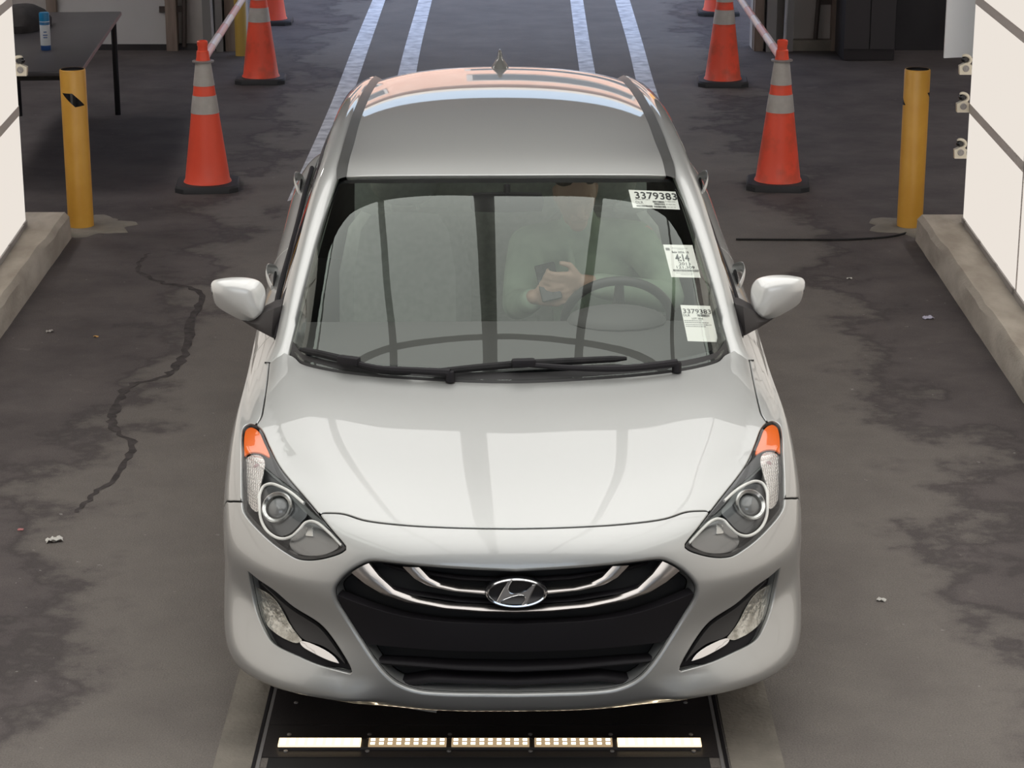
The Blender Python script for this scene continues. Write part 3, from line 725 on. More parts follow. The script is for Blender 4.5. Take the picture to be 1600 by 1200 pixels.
# pillar and roof rail: one painted band from the windshield foot to the tail
IN = [(.724, 1.12, .912), (.716, 1.20, .964), (.694, 1.33, 1.052), (.668, 1.48, 1.150), (.641, 1.66, 1.258), (.612, 1.85, 1.352), (.588, 2.02, 1.405), (.578, 2.3, 1.440), (.570, 2.7, 1.457), (.558, 3.2, 1.450), (.543, 3.7, 1.420), (.535, 4.0, 1.388)]
OUT = [(.800, 1.19, .915), (.768, 1.27, .966), (.752, 1.39, 1.045), (.728, 1.53, 1.138), (.703, 1.71, 1.236), (.680, 1.90, 1.322), (.664, 2.08, 1.370), (.655, 2.35, 1.400), (.650, 2.7, 1.412), (.643, 3.2, 1.404), (.632, 3.7, 1.370), (.612, 4.03, 1.330)]
RAIL = []
for a, b in zip(np.array(IN), np.array(OUT)):
    d = b - a; up = np.cross(d, [0, 1, 0.15]); up = up / np.linalg.norm(up); up = up if up[2] > 0 else -up
    RAIL.append([a - up * .012 - d * .06, a + d * .04 + up * .004, a + d * .5 + up * .016, a + d * .93 + up * .008, b + d * .03 - up * .006, b - up * .022 - d * .05])
SP = Surf(RAIL, False)
_p, _n = SP.eval([5.], [2.])
if _n[0, 2] < 0:
    _evp = SP.eval; SP.eval = lambda u, v, flip=None: _evp(u, v, -1)
# side glass and rear quarter between the rail and the waist line
ys = [1.30, 1.46, 1.7, 2.0, 2.4, 2.8, 3.2, 3.6, 3.9, 4.03]
waist = SB.pos(np.concatenate([yz_uv([(y, .96)])[:, 0] if False else SB.solve(np.array([[y, 1.0]]), lambda p: np.stack([p[:, 1], p[:, 2] * 0 + 1.0], -1), dom=lambda p, n: p[:, 0] > .6)[:, 0] for y in ys]), np.full(len(ys), 11.0))
OA = np.array(OUT)
SG = []
for y, w in zip(ys, waist):
    top = np.array([np.interp(y, OA[:, 1], OA[:, k]) for k in range(3)]); top[1] = y; w = w.copy(); w[0] -= .012; w[2] -= .004
    top[0] -= .012; col = []
    for t in (0, .33, .66, 1): p = w + (top - w) * t; p[0] += .022 * 4 * t * (1 - t); col.append(p)
    SG.append(col)
SS = Surf(SG, False)
_p, _n = SS.eval([4.], [1.5])
if _n[0, 0] < 0:
    _evs = SS.eval; SS.eval = lambda u, v, flip=None: _evs(u, v, -1)
def uy(y): return np.interp(y, ys, np.arange(len(ys)))
cur = dict(a=([(uy(1.50), 0), (uy(1.52), 3)], False), b=([(uy(2.38), 0), (uy(2.42), 3)], False), c=([(uy(2.50), 0), (uy(2.50), 3)], False), d=([(uy(3.45), 0), (uy(3.62), 2.4), (uy(3.60), 3)], False))
suv, strr, sce, srg = cut_surface(SS, cur, .035)
sc_ = um(SS, suv[strr].mean(1))
def sreg(y, v=1.5): return strr[srg == srg[np.argmin(((sc_ - um(SS, np.array([[uy(y), v]])))**2).sum(1))]]
# tail: rear window and upper hatch
TG = []
for k, x in enumerate([0, .2, .38, .50, .575, .60]):
    top = SR.pos([min(5, x / .60 * 5)], [8.0])[0]; top = np.array([x * .98, top[1] - .005, top[2] - .012])
    if k >= 4: top = np.array([(.555, .60)[k - 4], (4.0, 3.98)[k - 4], (1.365, 1.325)[k - 4]])
    u_ = np.interp(x, [0, .37, .69], [14, 13, 12]); bot = SB.pos([u_], [11.0])[0]
    TG.append([bot + (top - bot) * t + np.array([0, .03, .01]) * 4 * t * (1 - t) for t in (0, .33, .66, 1)])
ST = Surf(TG, True)
_p, _n = ST.eval([1.], [1.5])
if _n[0, 1] < 0:
    _evt = ST.eval; ST.eval = lambda u, v, flip=None: _evt(u, v, -1)
whole(ST, 'rear_window', M['sideglass'], car, mirror='join', flange=False)
pillar_in = []
for a, b in zip(np.array(IN)[1:], np.array(OUT)[1:]):
    pillar_in.append([a + (-.004, .015, -.012), a + (-.006, .03, -.035), (a + b) / 2 + (-.03, .03, -.045), b + (-.035, .02, -.03), b + (-.02, 0, -.012)])
# black roof ditch mouldings
for sgn, mr in ((1, None), (-1, -1)):
    whole(SP, 'roof_pillar', paint, car, mirror=mr, flange=False)
    mb = MB(); mb.loft([[tuple(p * (sgn, 1, 1)) for p in r] for r in pillar_in], closed=False); mb.build('pillar_trim', M['headliner'], car)
    k = 0 if sgn == 1 else 1
    panel('window_glass', SS, suv, sreg(2.0), M['sideglass'], door_front[k], flange=False, mirror=mr)
    panel('window_glass', SS, suv, sreg(3.0), M['sideglass'], door_rear[k], flange=False, mirror=mr)
    panel('window_pillar', SS, suv, sreg(2.44), M['gloss'], car, flange=False, mirror=mr)
    panel('sail_panel', SS, suv, sreg(1.36), M['black'], car, flange=False, mirror=mr)
    panel('rear_pillar', SS, suv, sreg(3.85), paint, car, flange=False, mirror=mr)
    # ditch strip
    mb = MB(); ring = []
    for v in np.linspace(0, 8, 40):
        a = SR.pos([5.0], [v])[0]
        ia = np.array([np.interp(a[1], [p[1] for p in IN], [p[j] for p in IN]) for j in range(3)])
        a = a + np.array([-.003, 0, 0]); b = np.array([ia[0] + .004, a[1], ia[2] + .003])
        if a[1] < 2.02:
            t_ = np.clip((a[1] - 1.9) / .12, 0, 1); b[0] = a[0] + .030 + (b[0] - a[0] - .030) * t_; b[2] = a[2] - .01 + (b[2] - a[2] + .01) * t_
        zt = np.array([0, 0, .004]); ring.append([a * (sgn, 1, 1) - zt * 3, a * (sgn, 1, 1) + zt * .2, (a + b) / 2 * (sgn, 1, 1) + zt * .5, b * (sgn, 1, 1) + zt * .2, b * (sgn, 1, 1) - zt * 3])
    mb.loft(ring, closed=False); mb.build('roof_moulding', M['moulding'], car)
    # waist-line weather strip
    mb = MB(); mb.tube([w * (sgn, 1, 1) + np.array([.010 * sgn, 0, .004]) for w in crom(waist[1:8], 6)], .010, 8); mb.build('window_trim', M['black'], car)
# rear fin antenna
mb = MB(); rings = []
a0 = SR.pos([0.0], [6.35])[0]
for t in np.linspace(0, 1, 11):
    w = np.interp(t, [0, .15, .35, .6, .9, 1], [.038, .037, .026, .013, .008, .003]); l0 = -.085 + .12 * t; l1 = .075 + .008 * t; z = -.010 + .078 * t
    rings.append([(a0[0] + w * math.sin(a), a0[1] + (l0 + l1) / 2 - (l1 - l0) / 2 * math.cos(a), a0[2] + z) for a in np.linspace(0, 2 * math.pi, 20, endpoint=False)])
mb.loft(rings); mb.build('roof_antenna', principled('antenna_grey', (.2, .2, .19), .3, .3, .5, .6), car)
# ------------------------------------------------------------------ car details
class Off:
    def __init__(s, S, off): s.S, s.off, s.n, s.m, s.us, s.vs = S, off, S.n, S.m, S.us, S.vs
    def eval(s, u, v): p, n = s.S.eval(u, v); return p + n * s.off, n
    def pos(s, u, v): return s.eval(u, v)[0]
    solve = Surf.solve
def on_px(pts, off=0., S=None, dom=vis):
    """points of the photo laid on the (offset) body surface: 3-D points and normals, image-left half as x<0"""
    O = Off(S or SB, off); uv = O.solve(np.asarray(pts, float), fn_px, dom=dom); p, n = O.eval(uv[:, 0], uv[:, 1]); return p * MX, n * MX, uv
def patch(name, outline_px, off, mat, parent, sides=(1, -1), step=.012, thick=.004, holes=(), join=False, label=None, S=None, dom=vis, bulge=0):
    """a smooth piece of surface bounded by a traced outline, with a rim; one object per side, or both joined"""
    S = S or SB; O = Off(S, off); uv = O.solve(np.asarray(outline_px, float), fn_px, dom=dom)
    if join: uv[[0, -1], 0] = 0
    q = um(S, uv); q = resample(q, step * .6, True); lo, hi = q.min(0), q.max(0); hs = [resample(um(S, O.solve(np.asarray(h, float), fn_px, dom=dom)), step * .6, True) for h in holes]
    g = np.stack(np.meshgrid(np.arange(lo[0], hi[0], step), np.arange(lo[1], hi[1], step), indexing='ij'), -1).reshape(-1, 2)
    g = g[pip(q, g)]
    allb = np.concatenate([q] + hs)
    if len(g): g = g[np.sqrt(((g[:, None] - allb[None])**2).sum(-1)).min(1) > step * .5]
    for h in hs:
        if len(g): g = g[~pip(h, g)]
    P = [Vector(p) for p in q]; E = [(i, (i + 1) % len(q)) for i in range(len(q))]
    for h in hs: n0 = len(P); P += [Vector(p) for p in h]; E += [(n0 + i, n0 + (i + 1) % len(h)) for i in range(len(h))]
    P += [Vector(p) for p in g]
    V, _, F, *_r = delaunay_2d_cdt(P, E, [], 0, 1e-6); V = np.array([tuple(v) for v in V]); F = np.array([tuple(f) for f in F]); c = V[F].mean(1)
    k = pip(q, c)
    for h in hs: k &= ~pip(h, c)
    F = F[k]; uvv = mu(S, V); out = []
    for mr in (['join'] if join else [(-1 if sd == -1 else None) for sd in sides]):
        out.append(panel(name, S, uvv, F, mat, parent if not isinstance(parent, (list, tuple)) else parent[0 if mr in (None, 'join') else 1], off=off, bevel=.0012, gap=0, depth=thick, mirror=mr, label=label))
    return out
def band(mb, A, B, off, th=.012, n=40, join=False, sides=(-1,), back=.02, S=None, dom=vis):
    """a moulded bar between two traced edges"""
    a, na, _ = on_px(A, off, S, dom); b, nb, _ = on_px(B, off, S, dom); a = resample(a, 1, False) if False else a
    def rs(p): 
        L = np.concatenate([[0], np.cumsum(np.linalg.norm(np.diff(p, axis=0), axis=1))]); t = np.linspace(0, L[-1], n); return np.stack([np.interp(t, L, p[:, i]) for i in range(3)], -1)
    a, b, na = rs(a), rs(b), rs(na)
    if join: a[-1, 0] = b[-1, 0] = 0
    rg = [[p - m * back, p, p * .75 + q * .25 + m * th * .75, (p + q) / 2 + m * th, p * .25 + q * .75 + m * th * .75, q, q - m * back] for p, q, m in zip(a, b, na)]
    if join: rg = rg + [[p * MX for p in r] for r in rg[-2::-1]]; mb.loft(rg)
    else:
        for s_ in sides: mb.loft([[p * (1 if s_ == -1 else MX) for p in r] for r in rg])
    return mb
# ---- grille
GRc = np.concatenate([GR])                    # centre top -> left -> centre bottom
grille = panel('grille', SB, UV, tri('grille'), M['gap'], car, off=-.062, mirror='join', flange=False, label='black radiator grille opening')
mb = MB(); band(mb, [(576, 880), (592, 900), (616, 922), (655, 936), (702, 944.5), (764, 948.5), (809, 949.5)], [(549, 895), (570, 912), (600, 930), (632, 941), (690, 952), (750, 957), (809, 958)], -.012, .010, join=True)
mb.build('chrome_bar', M['satin'], grille)
for s_ in (-1, 1):
    mb = MB(); band(mb, [(655, 886.5), (671, 903.5), (690, 913), (717, 919), (761, 922)], [(629, 885.5), (648, 904.5), (671, 916.5), (706, 924), (761, 929.5)], -.014, .007, sides=(s_,)); mb.build('chrome_bar', M['satin'], grille)
# recessed black rails behind the bars
for y_, o_ in ((903, -.045), (938, -.045)):
    mb = MB(); band(mb, [(560 if y_ > 920 else 600, y_ - 24 if y_ < 920 else y_ - 35), (640, y_ - 14), (720, y_ - 3), (809, y_ + 1)], [(560 if y_ > 920 else 600, y_ - 19 if y_ < 920 else y_ - 29), (640, y_ - 7), (720, y_ + 5), (809, y_ + 9)], o_, .01, join=True); mb.build('grille_rail', M['black'], grille)
plate_top = crom([(526.5, 929), (545, 937), (580, 949.5), (628, 962.5), (694, 971.5), (809, 975.5)], 5); plate_bot = crom([(809, 1019), (700, 1017), (640, 1013), (576, 1007)], 5)
opn = [(548, 972), (536, 952)]
patch('bumper_band', np.concatenate([[(809, 975.5)], plate_top[::-1][1:], [(530, 941), (540, 960), (560, 991)], plate_bot[::-1]]), -.012, M['black'], grille, join=True, thick=.03, label='matte black blank band across the grille')
for A, B in (([(586, 1028), (640, 1032), (720, 1038), (809, 1040)], [(592, 1038), (640, 1042), (720, 1048), (809, 1050)]), ([(625, 1063), (672, 1056), (720, 1058), (809, 1061)], [(634, 1074), (672, 1066), (720, 1068), (809, 1071)])):
    mb = MB(); band(mb, A, B, -.03, .012, join=True, back=.03); mb.build('grille_slat', M['black'], grille)
# ---- emblem: chrome oval with a slanted letter
ep, en, euv = on_px([(809, 926)], .004); ep = ep[0]; ep[0] = 0
tilt = R(6); EX = np.array([1., 0, 0]); EZ = np.array([0, math.sin(tilt), math.cos(tilt)]); EN = np.array([0, -math.cos(tilt), math.sin(tilt)])
EM = Matrix(((1, EZ[0], EN[0], ep[0]), (0, EZ[1], EN[1], ep[1]), (0, EZ[2], EN[2], ep[2]), (0, 0, 0, 1)))
ra, rb = .0815, .0385
mb = MB(); mb.loft([[tuple(EM @ Vector((ra * k * math.cos(t), rb * k * math.sin(t), z))) for t in np.linspace(0, 2 * math.pi, 48, endpoint=False)] for k, z in ((1.08, -.03), (1.08, -.002), (1.0, .002), (.9, .001))]); emblem = mb.build('emblem', M['gloss'], car, label='oval badge with a slanted chrome letter')
mb = MB(); mb.tube([tuple(EM @ Vector((ra * math.cos(t), rb * math.sin(t), .004))) for t in np.linspace(0, 2 * math.pi, 56, endpoint=False)], .0048, 8, closed=True); mb.build('badge_ring', M['chrome'], emblem)
HP = [(-.29, .86), (-.16, .90), (-.25, .56), (-.28, .33), (-.25, .1), (-.17, .0), (-.02, -.03), (.15, .02), (.35, .23), (.55, .62), (.66, .65), (.5, -.07), (.35, -.82), (.17, -.96), (.29, -.56), (.31, -.36), (.28, -.2), (.2, -.13), (.06, -.14), (-.17, -.26), (-.38, -.43), (-.53, -.6), (-.59, -.8), (-.69, -.70), (-.5, .08)]
mb = MB(); mb.prism([(x * ra, y * rb) for x, y in HP][::-1], .001, .0075, EM); mb.tube([tuple(EM @ Vector((x * ra, y * rb, .0075))) for x, y in HP], .0011, 6, closed=True); mb.build('badge_letter', M['chrome'], emblem, angle=25)
# ---- headlights
AMB = crom([(388, 668), (397, 669), (405, 675), (412, 690), (421.5, 714), (409, 708), (396, 706), (386, 709), (380, 714), (380, 690), (382, 675)], 4, True)
SIG = crom([(475, 786.5), (455, 770), (437, 760), (423, 756), (412, 760), (406, 772), (405.5, 790), (408, 812), (416, 828), (428, 838), (441, 842), (455, 838.5), (468, 827), (477, 817), (487, 814.5), (497, 818), (513, 831), (534, 852)], 5)
hp, hn, huv = on_px([(435, 794)], -.026)
hl = []
for s_, mr in ((-1, -1), (1, None)):
    h = panel('headlight', SB, UV, tri('headlight'), M['lampgrey'], car, off=-.055, mirror=mr, flange=False); hl.append(h)
hl_par = [hl[1], hl[0]]
patch('lens_cover', HL, -.002, M['lens'], hl_par, label='clear plastic headlight cover')
HLi = HL + (np.array([440, 780]) - HL) / np.linalg.norm(HL - np.array([440, 780]), axis=1, keepdims=True) * 5.5
band_in = crom([(399, 666), (409, 675), (421, 700), (437, 731), (457, 757), (480, 784), (500, 808), (520, 833), (536, 853)], 5)
patch('bezel', HL, -.008, M['gloss'], hl_par, holes=(HLi,), thick=.04, label='black rim of the headlight')
patch('amber_reflector', AMB, -.010, M['amber'], hl_par, label='orange side reflector')
CELL = crom([(385, 716), (396, 710), (408, 712), (414, 722), (410, 745), (404, 768), (402, 800), (394, 796), (386, 780), (382, 750)], 4, True)
def cells(o_):
    m = principled('lamp_cells', (.8, .76, .73), .22, .75); t = m.node_tree; b = t.nodes['Principled BSDF']; tc = t.nodes.new('ShaderNodeTexCoord'); ck = t.nodes.new('ShaderNodeTexVoronoi'); ck.inputs['Scale'].default_value = 150; ck.distance = 'CHEBYCHEV'; ck.inputs['Randomness'].default_value = .15
    bp = t.nodes.new('ShaderNodeBump'); bp.inputs['Strength'].default_value = .8; bp.inputs['Distance'].default_value = .004
    t.links.new(tc.outputs['Object'], ck.inputs['Vector']); t.links.new(ck.outputs['Distance'], bp.inputs['Height']); t.links.new(bp.outputs[0], b.inputs['Normal']); return m
patch('turn_signal_reflector', CELL, -.018, cells(0), hl_par, label='silver faceted indicator reflector')
LOW = crom([(470, 822), (486, 817), (500, 823), (530, 853), (515, 864), (490, 869), (462, 864), (452, 850)], 4, True)
patch('beam_reflector', LOW, -.034, principled('beam_grey', (.30, .30, .30), .25, .7), hl_par, label='grey main beam reflector bowl')
CHIP = [(478, 824), (488, 821), (489, 838), (477, 837)]
patch('reflector_facet', CHIP, -.028, M['lampsilver'], hl_par, step=.006)
DARK = crom([(424, 760), (440, 765), (455, 775), (474, 792), (480, 804), (470, 816), (455, 832), (441, 838), (428, 834), (418, 824), (411, 810), (408.5, 790), (410, 772), (416, 762)], 4, True)
patch('lamp_bowl', DARK, -.036, principled('lamp_bowl_grey', (.13, .135, .14), .3, .6), hl_par)
for s_, par in ((-1, hl[0]), (1, hl[1])):
    sg = 1 if s_ == -1 else MX
    p, n, _ = on_px(SIG, -.014); mb = MB(); mb.tube([q * sg for q in p], .0046, 8); mb.build('chrome_strip', M['white'], par, label='bright S-shaped trim')
    c = hp[0] * sg; ax = world_to_car(CAM) - c; ax = (hn[0] * sg) * .55 + np.array([0, -1, .25]) * .45; ax /= np.linalg.norm(ax)
    rot = Vector((0, 0, 1)).rotation_difference(Vector(ax)).to_matrix().to_4x4()
    mb = MB(); mb.lathe([(.046, -.02), (.047, .012), (.043, .017), (.0355, .011), (.034, -.01)], 40, c, rot); ring = mb.build('projector', M['lampsilver'], par, label='silver ring around the projector lens')
    mb = MB(); mb.lathe([(.0001, .018), (.012, .0165), (.024, .011), (.032, .002), (.0355, -.008)], 32, c, rot); mb.build('projector_lens', principled('projector_lens', (.20, .205, .205), .06, 0, .6, .8), par)
    bp_, bn_, _ = on_px([(402, 730)], -.026); mb = MB(); mb.lathe([(.0001, .012), (.008, .010), (.012, 0), (.012, -.01)], 16, bp_[0] * sg, rot); mb.build('indicator_bulb', principled('bulb_pink', (.55, .42, .42), .2), par)
    bp_, bn_, _ = on_px(crom([(411, 785), (417, 775), (427, 770), (439, 770)], 5), -.026); mb = MB(); band(mb, crom([(411, 785), (417, 775), (427, 770), (439, 769)], 4), crom([(416, 790), (421, 782), (429, 777.5), (440, 776)], 4), -.028, .003, 14, sides=(s_,)); mb.build('bowl_ribs', M['cell'], par)
# ---- fog lights
FL = crom([(400.5, 919), (412, 924), (424, 932), (434, 943), (444, 960), (455, 979), (470, 998), (473, 1001), (463, 1005), (450, 1001), (431, 990), (417, 977), (411, 963), (405, 938)], 4, True)
FA = crom([(468, 1003), (474, 1001.5), (505, 1014), (522, 1026), (531, 1037.5), (513, 1032), (488, 1020), (472, 1010)], 4, True, (4,))
fogs = [panel('fog_light', SB, UV, tri('fog'), M['black'], car, off=-.03, mirror=mr, flange=False, label='black fog lamp surround') for mr in (None, -1)]
patch('fog_cover', crom([(408, 912), (426, 928), (455, 953), (497, 980), (514, 999), (540, 1038), (525, 1024), (505, 1010), (474, 999), (458, 980), (446, 957), (434, 939)], 4, True), -.012, principled('dark_grey_plastic', (.045, .043, .043), .5), fogs, thick=.012)
lamp = patch('fog_lamp', FL, -.022, noisy('fog_reflector', (.40, .38, .33), (.80, .78, .72), 34, 5, .18, .6, 70, metal=.8), fogs, label='clear fog lamp with a silvery reflector')
patch('fog_lens', FL, -.012, M['lens'], lamp, thick=.008)
patch('fog_accent', FA, -.012, M['chrome'], fogs, label='bright chrome sliver beside the fog lamp')
# ---- undertray, wheel wells, wheels
mb = MB(); q = [(598, 1096), (640, 1097), (684, 1100), (682, 1114), (640, 1107.5), (602, 1101)]
fl = [world_to_car(CAM + ray(*p) * 1.0) for p in q]; pts = [car_at_y(*p, .17) for p in q]
mb.add([tuple(p) for p in pts] + [tuple(p + np.array([0, .006, 0])) for p in pts], [(0, 1, 2, 3, 4, 5), (11, 10, 9, 8, 7, 6)] + [(i, i + 6, (i + 1) % 6 + 6, (i + 1) % 6) for i in range(6)]); mb.build('undertray_flap', principled('flap_grey', (.42, .39, .35), .6), car, label='loose grey flap hanging under the bumper')
mb = MB(); mb.loft([[(-.60, y, z), (-.3, y, z - .01), (.3, y, z - .01), (.60, y, z), (.60, y, z + .05), (-.60, y, z + .05)] for y, z in ((.24, .20), (.7, .19), (3.6, .20), (4.15, .27))]); mb.build('underbody', M['gap'], car)
for yc in (.88, 3.53):
    for s_ in (1, -1):
        mb = MB(); mb.loft([[(s_ * x, yc + AR * 1.01 * math.cos(a), .325 + AR * 1.01 * math.sin(a)) for x in (.52, .80)] for a in np.linspace(R(-22), R(202), 30)], closed=False)
        mb.loft([[(s_ * .52, yc + r_ * math.cos(a), .325 + r_ * math.sin(a)) for r_ in (.02, AR * 1.01)] for a in np.linspace(R(-22), R(202), 30)], closed=False); mb.build('wheel_liner', M['gap'], car)
wm = Matrix.Rotation(R(90), 4, 'Y')
tire = MB().lathe([(.205, -.095), (.25, -.105), (.298, -.10), (.315, -.085), (.318, -.05), (.313, -.046), (.313, -.042), (.318, -.038), (.318, .038), (.313, .042), (.313, .046), (.318, .05), (.315, .085), (.298, .10), (.25, .105), (.205, .095)], 48, mat=wm)
rim = MB().lathe([(.207, .098), (.214, .103), (.212, .09), (.19, .06), (.185, -.09), (.207, -.098)], 40, mat=wm)
for k in range(5):
    a = 2 * math.pi * k / 5
    for da in (-.16, .16):
        rim.loft([[(x_, r_ * math.cos(a + d_ * (1.6 if r_ < .1 else 1)) , r_ * math.sin(a + d_ * (1.6 if r_ < .1 else 1))) for x_, d_ in ((.085, da - .06), (.095, da), (.085, da + .06), (.06, da + .05), (.06, da - .05))] for r_ in (.04, .12, .20)])
rim.lathe([(.0001, .096), (.03, .095), (.055, .088), (.06, .05)], 24, mat=wm)
disc = MB().lathe([(.0001, .03), (.14, .03), (.145, .02), (.0001, .015)], 32, mat=wm)
first = True
for yc in (.88, 3.53):
    for s_ in (1, -1):
        w = tire.build('wheel', M['rubber'], car, loc=(s_ * .718, yc, .3215)) if first else None
        if first:
            rim.build('alloy_rim', M['alloy'], w); disc.build('brake_disc', M['steel'], w); w0 = w; first = False
        else: w = copy_tree(w0, car)
        w.location = (s_ * .718, yc, .3215); w.rotation_euler = (R(17 * s_ + yc * 9), 0, R(0 if s_ == 1 else 180))
# ---- mirrors
MO = crom([(329.5, 446), (333, 439), (349, 434.5), (369, 433), (392, 434.8), (406, 440), (413, 449), (415.5, 466), (413, 482), (408, 493), (397, 502), (381, 501.5), (358, 491), (338, 477), (332, 462)], 4, True)
MC = MO.mean(0)
MI = crom([(331, 447), (336, 441), (352, 438), (372, 439.5), (390, 444), (400, 452), (405, 466), (410, 487), (405, 494), (396, 500), (378, 490), (355, 477), (340, 465), (333, 457)], 4, True); MI = MI[:len(MO)]
for s_ in (-1, 1):
    sg = np.array([1., 1, 1]) if s_ == -1 else MX
    def ringat(src, k, y, dz=0): return [tuple((car_at_y(*(MC + (p - MC) * k), y) + (0, 0, dz)) * sg) for p in src]
    mb = MB(); mb.loft([ringat(MI, .25, 1.352), ringat(MI, .6, 1.355), ringat(MI, .88, 1.362), ringat(MI, .975, 1.370), ringat(MO, .985, 1.388), ringat(MO, 1.0, 1.41), ringat(MO, .985, 1.46), ringat(MO, .96, 1.485)]); mir = mb.build('side_mirror', principled('mirror_silver', (.68, .68, .665), .3, .25, .5, .8, .04), car, angle=60)
    mb = MB(); mb.loft([ringat(MO, .90, 1.487), ringat(MO, .90, 1.49)]); mb.build('mirror_glass', M['mirror'], mir)
    st = []
    for (t0, b0, y0, y1) in (((382, 497), (377, 500), 1.40, 1.43), ((398, 497), (391, 509), 1.39, 1.45), ((412, 489), (405, 517), 1.37, 1.47), ((428, 482), (424, 527), 1.36, 1.47), ((440, 478), (436, 532), 1.38, 1.47)):
        a, b = car_at_y(*t0, y0), car_at_y(*b0, y0); c = a + (0, y1 - y0, 0); d = b + (0, y1 - y0, .0)
        st.append([tuple(q * sg) for q in (a, (a * .4 + b * .6) + (0, -.012, 0), b, d, c)])
    mb = MB(); mb.loft(st); mb.build('mirror_stem', principled('stem_black', (.05, .045, .045), .5), mir, label='black mirror stem')
# ---- door handles
for par, px in ((door_front, (430, 438)), (door_rear, (471, 291))):
    p, n, uv = on_px([px], .0, dom=lambda p, n: (p[:, 0] > .6) & (p[:, 1] > 1.3)); p, n = p[0], n[0]
    for s_, pr in ((-1, par[1]), (1, par[0])):
        sg = np.array([1., 1, 1]) if s_ == -1 else MX; rg = []; L = .105
        for t in np.linspace(-1, 1, 17):
            o_ = .040 * (1 - abs(t)**2.6) + .002; hw = .016 + .004 * (1 - t * t); c = p + n * o_ + np.array([0, t * L, t * .008]); up = np.array([0, 0, 1.])
            rg.append([tuple((c + up * hw * math.cos(a) + n * .008 * math.sin(a)) * sg) for a in np.linspace(0, 2 * math.pi, 12, endpoint=False)])
        mb = MB(); mb.loft(rg); h = mb.build('door_handle', paint, pr)
        mb = MB(); mb.loft([[tuple((p + n * .0035 + np.array([0, .075 * k * math.cos(a), .028 * k * math.sin(a)]) - n * d_) * sg) for a in np.linspace(0, 2 * math.pi, 20, endpoint=False)] for k, d_ in ((1.0, .004), (.95, 0), (.5, .001), (.05, .001))]); mb.build('handle_recess_shade', M['gap'], h)  # flat dark patch on the door skin stands in for shade behind the handle
# ---- cowl and wipers
cp = []
for u in np.linspace(0, 7, 40):
    q = SW.pos([u], [.10])[0]; ub = np.interp(u, [0, 6, 7], [0, 5.4, 6.15]); e, en_ = SB.eval([ub], [10.98]); e = e[0]
    cp.append([e + (0, .002, -.03), e + (0, .006, -.010), (e + q) / 2 + (0, .0, -.004), q + (0, 0, .003), q + (0, .004, -.004)])
mb = MB(); full = [[tuple(p * MX) for p in r] for r in cp[::-1]] + [[tuple(p) for p in r] for r in cp[1:]]; mb.loft(full, closed=False); mb.build('cowl_panel', principled('cowl_black', (.03, .029, .03), .55), car, label='black plastic cowl below the windshield')
anyw = lambda p, n: np.ones(len(p), bool)
def won(pts, off):
    out = []
    for (x, y) in pts:
        flip = x > 800; c0 = SWc(y); O = Off(SW, off)
        f2 = (lambda p: carpx(p)) if flip else fn_px
        uv = O.solve(np.array([[x, y]], float), f2, dom=anyw); p = O.eval(uv[:, 0], uv[:, 1])[0][0]; out.append(p if flip else p * MX)
    return np.array(out)
SWc = lambda y: 0
def wiper(blade, arm, clip, name='wiper'):
    B = crom(won(blade, .022), 8); A = crom(won(arm, .034), 8); C = won([clip], .036)[0]
    mb = MB(); mb.tube(A, np.linspace(.013, .008, len(A)), 8); w = mb.build(name, M['black'], car)
    mb = MB(); r_ = np.interp(np.linspace(0, 1, len(B)), [0, .06, .5, .94, 1], [.006, .011, .013, .011, .006]); mb.tube(B, r_, 8); mb.build('wiper_blade', M['rubber'], w)
    mb = MB(); d = B[-1] - B[0]; mb.box(tuple(C), (.075, .03, .026), math.atan2(d[1], d[0]), .006); mb.build('blade_clip', M['black'], w)
    mb = MB(); mb.lathe([(.015, -.03), (.015, -.004), (.012, .004), (.0001, .005)], 16, tuple(A[0])); mb.build('wiper_pivot', M['black'], w)
wiper([(469, 546), (510, 555), (545, 564), (590, 578), (640, 592)], [(702, 595), (640, 590), (590, 577), (548, 565)], (545, 563))
wiper([(664, 583), (740, 575), (812, 569), (900, 564), (979, 560)], [(1062, 582), (980, 579), (900, 575), (826, 570)], (818, 567))
# ---- cabin
mb = MB(); rg = []
for x in np.linspace(-.70, .70, 15):
    k = (x / .70)**2; rg.append([(x, .93 + .22 * k, .86), (x, .96 + .24 * k, .915), (x, 1.25 + .1 * k, .945), (x, 1.55, .955 - .01 * k), (x, 1.64, .93), (x, 1.66, .80), (x, 1.60, .55), (x, 1.3, .5)])
mb.loft(rg, closed=False); dash = mb.build('dashboard', M['dash'], car)
mb = MB(); mb.ellipsoid((.37, 1.56, .955), (.17, .13, .045)); mb.build('instrument_hood', M['dash'], dash)
wc_ = Vector((.385, 1.74, .905)); wmx = Matrix.Translation(wc_) @ Matrix.Rotation(R(-62), 4, 'X')
mb = MB(); mb.tube([tuple(wmx @ Vector((.185 * math.cos(t), .185 * math.sin(t), 0))) for t in np.linspace(0, 2 * math.pi, 48, endpoint=False)], .0165, 10, closed=True)
sw = mb.build('steering_wheel', principled('wheel_black', (.03, .03, .03), .5), car)
mb = MB(); mb.lathe([(.0001, .03), (.05, .025), (.075, .0), (.05, -.02)], 24, mat=wmx)
for a in (0, math.pi, -math.pi / 2): mb.tube([tuple(wmx @ Vector((r_ * math.cos(a), r_ * math.sin(a), .004))) for r_ in (.05, .12, .18)], [.024, .018, .014], 8)
mb.build('wheel_hub', M['dash'], sw)
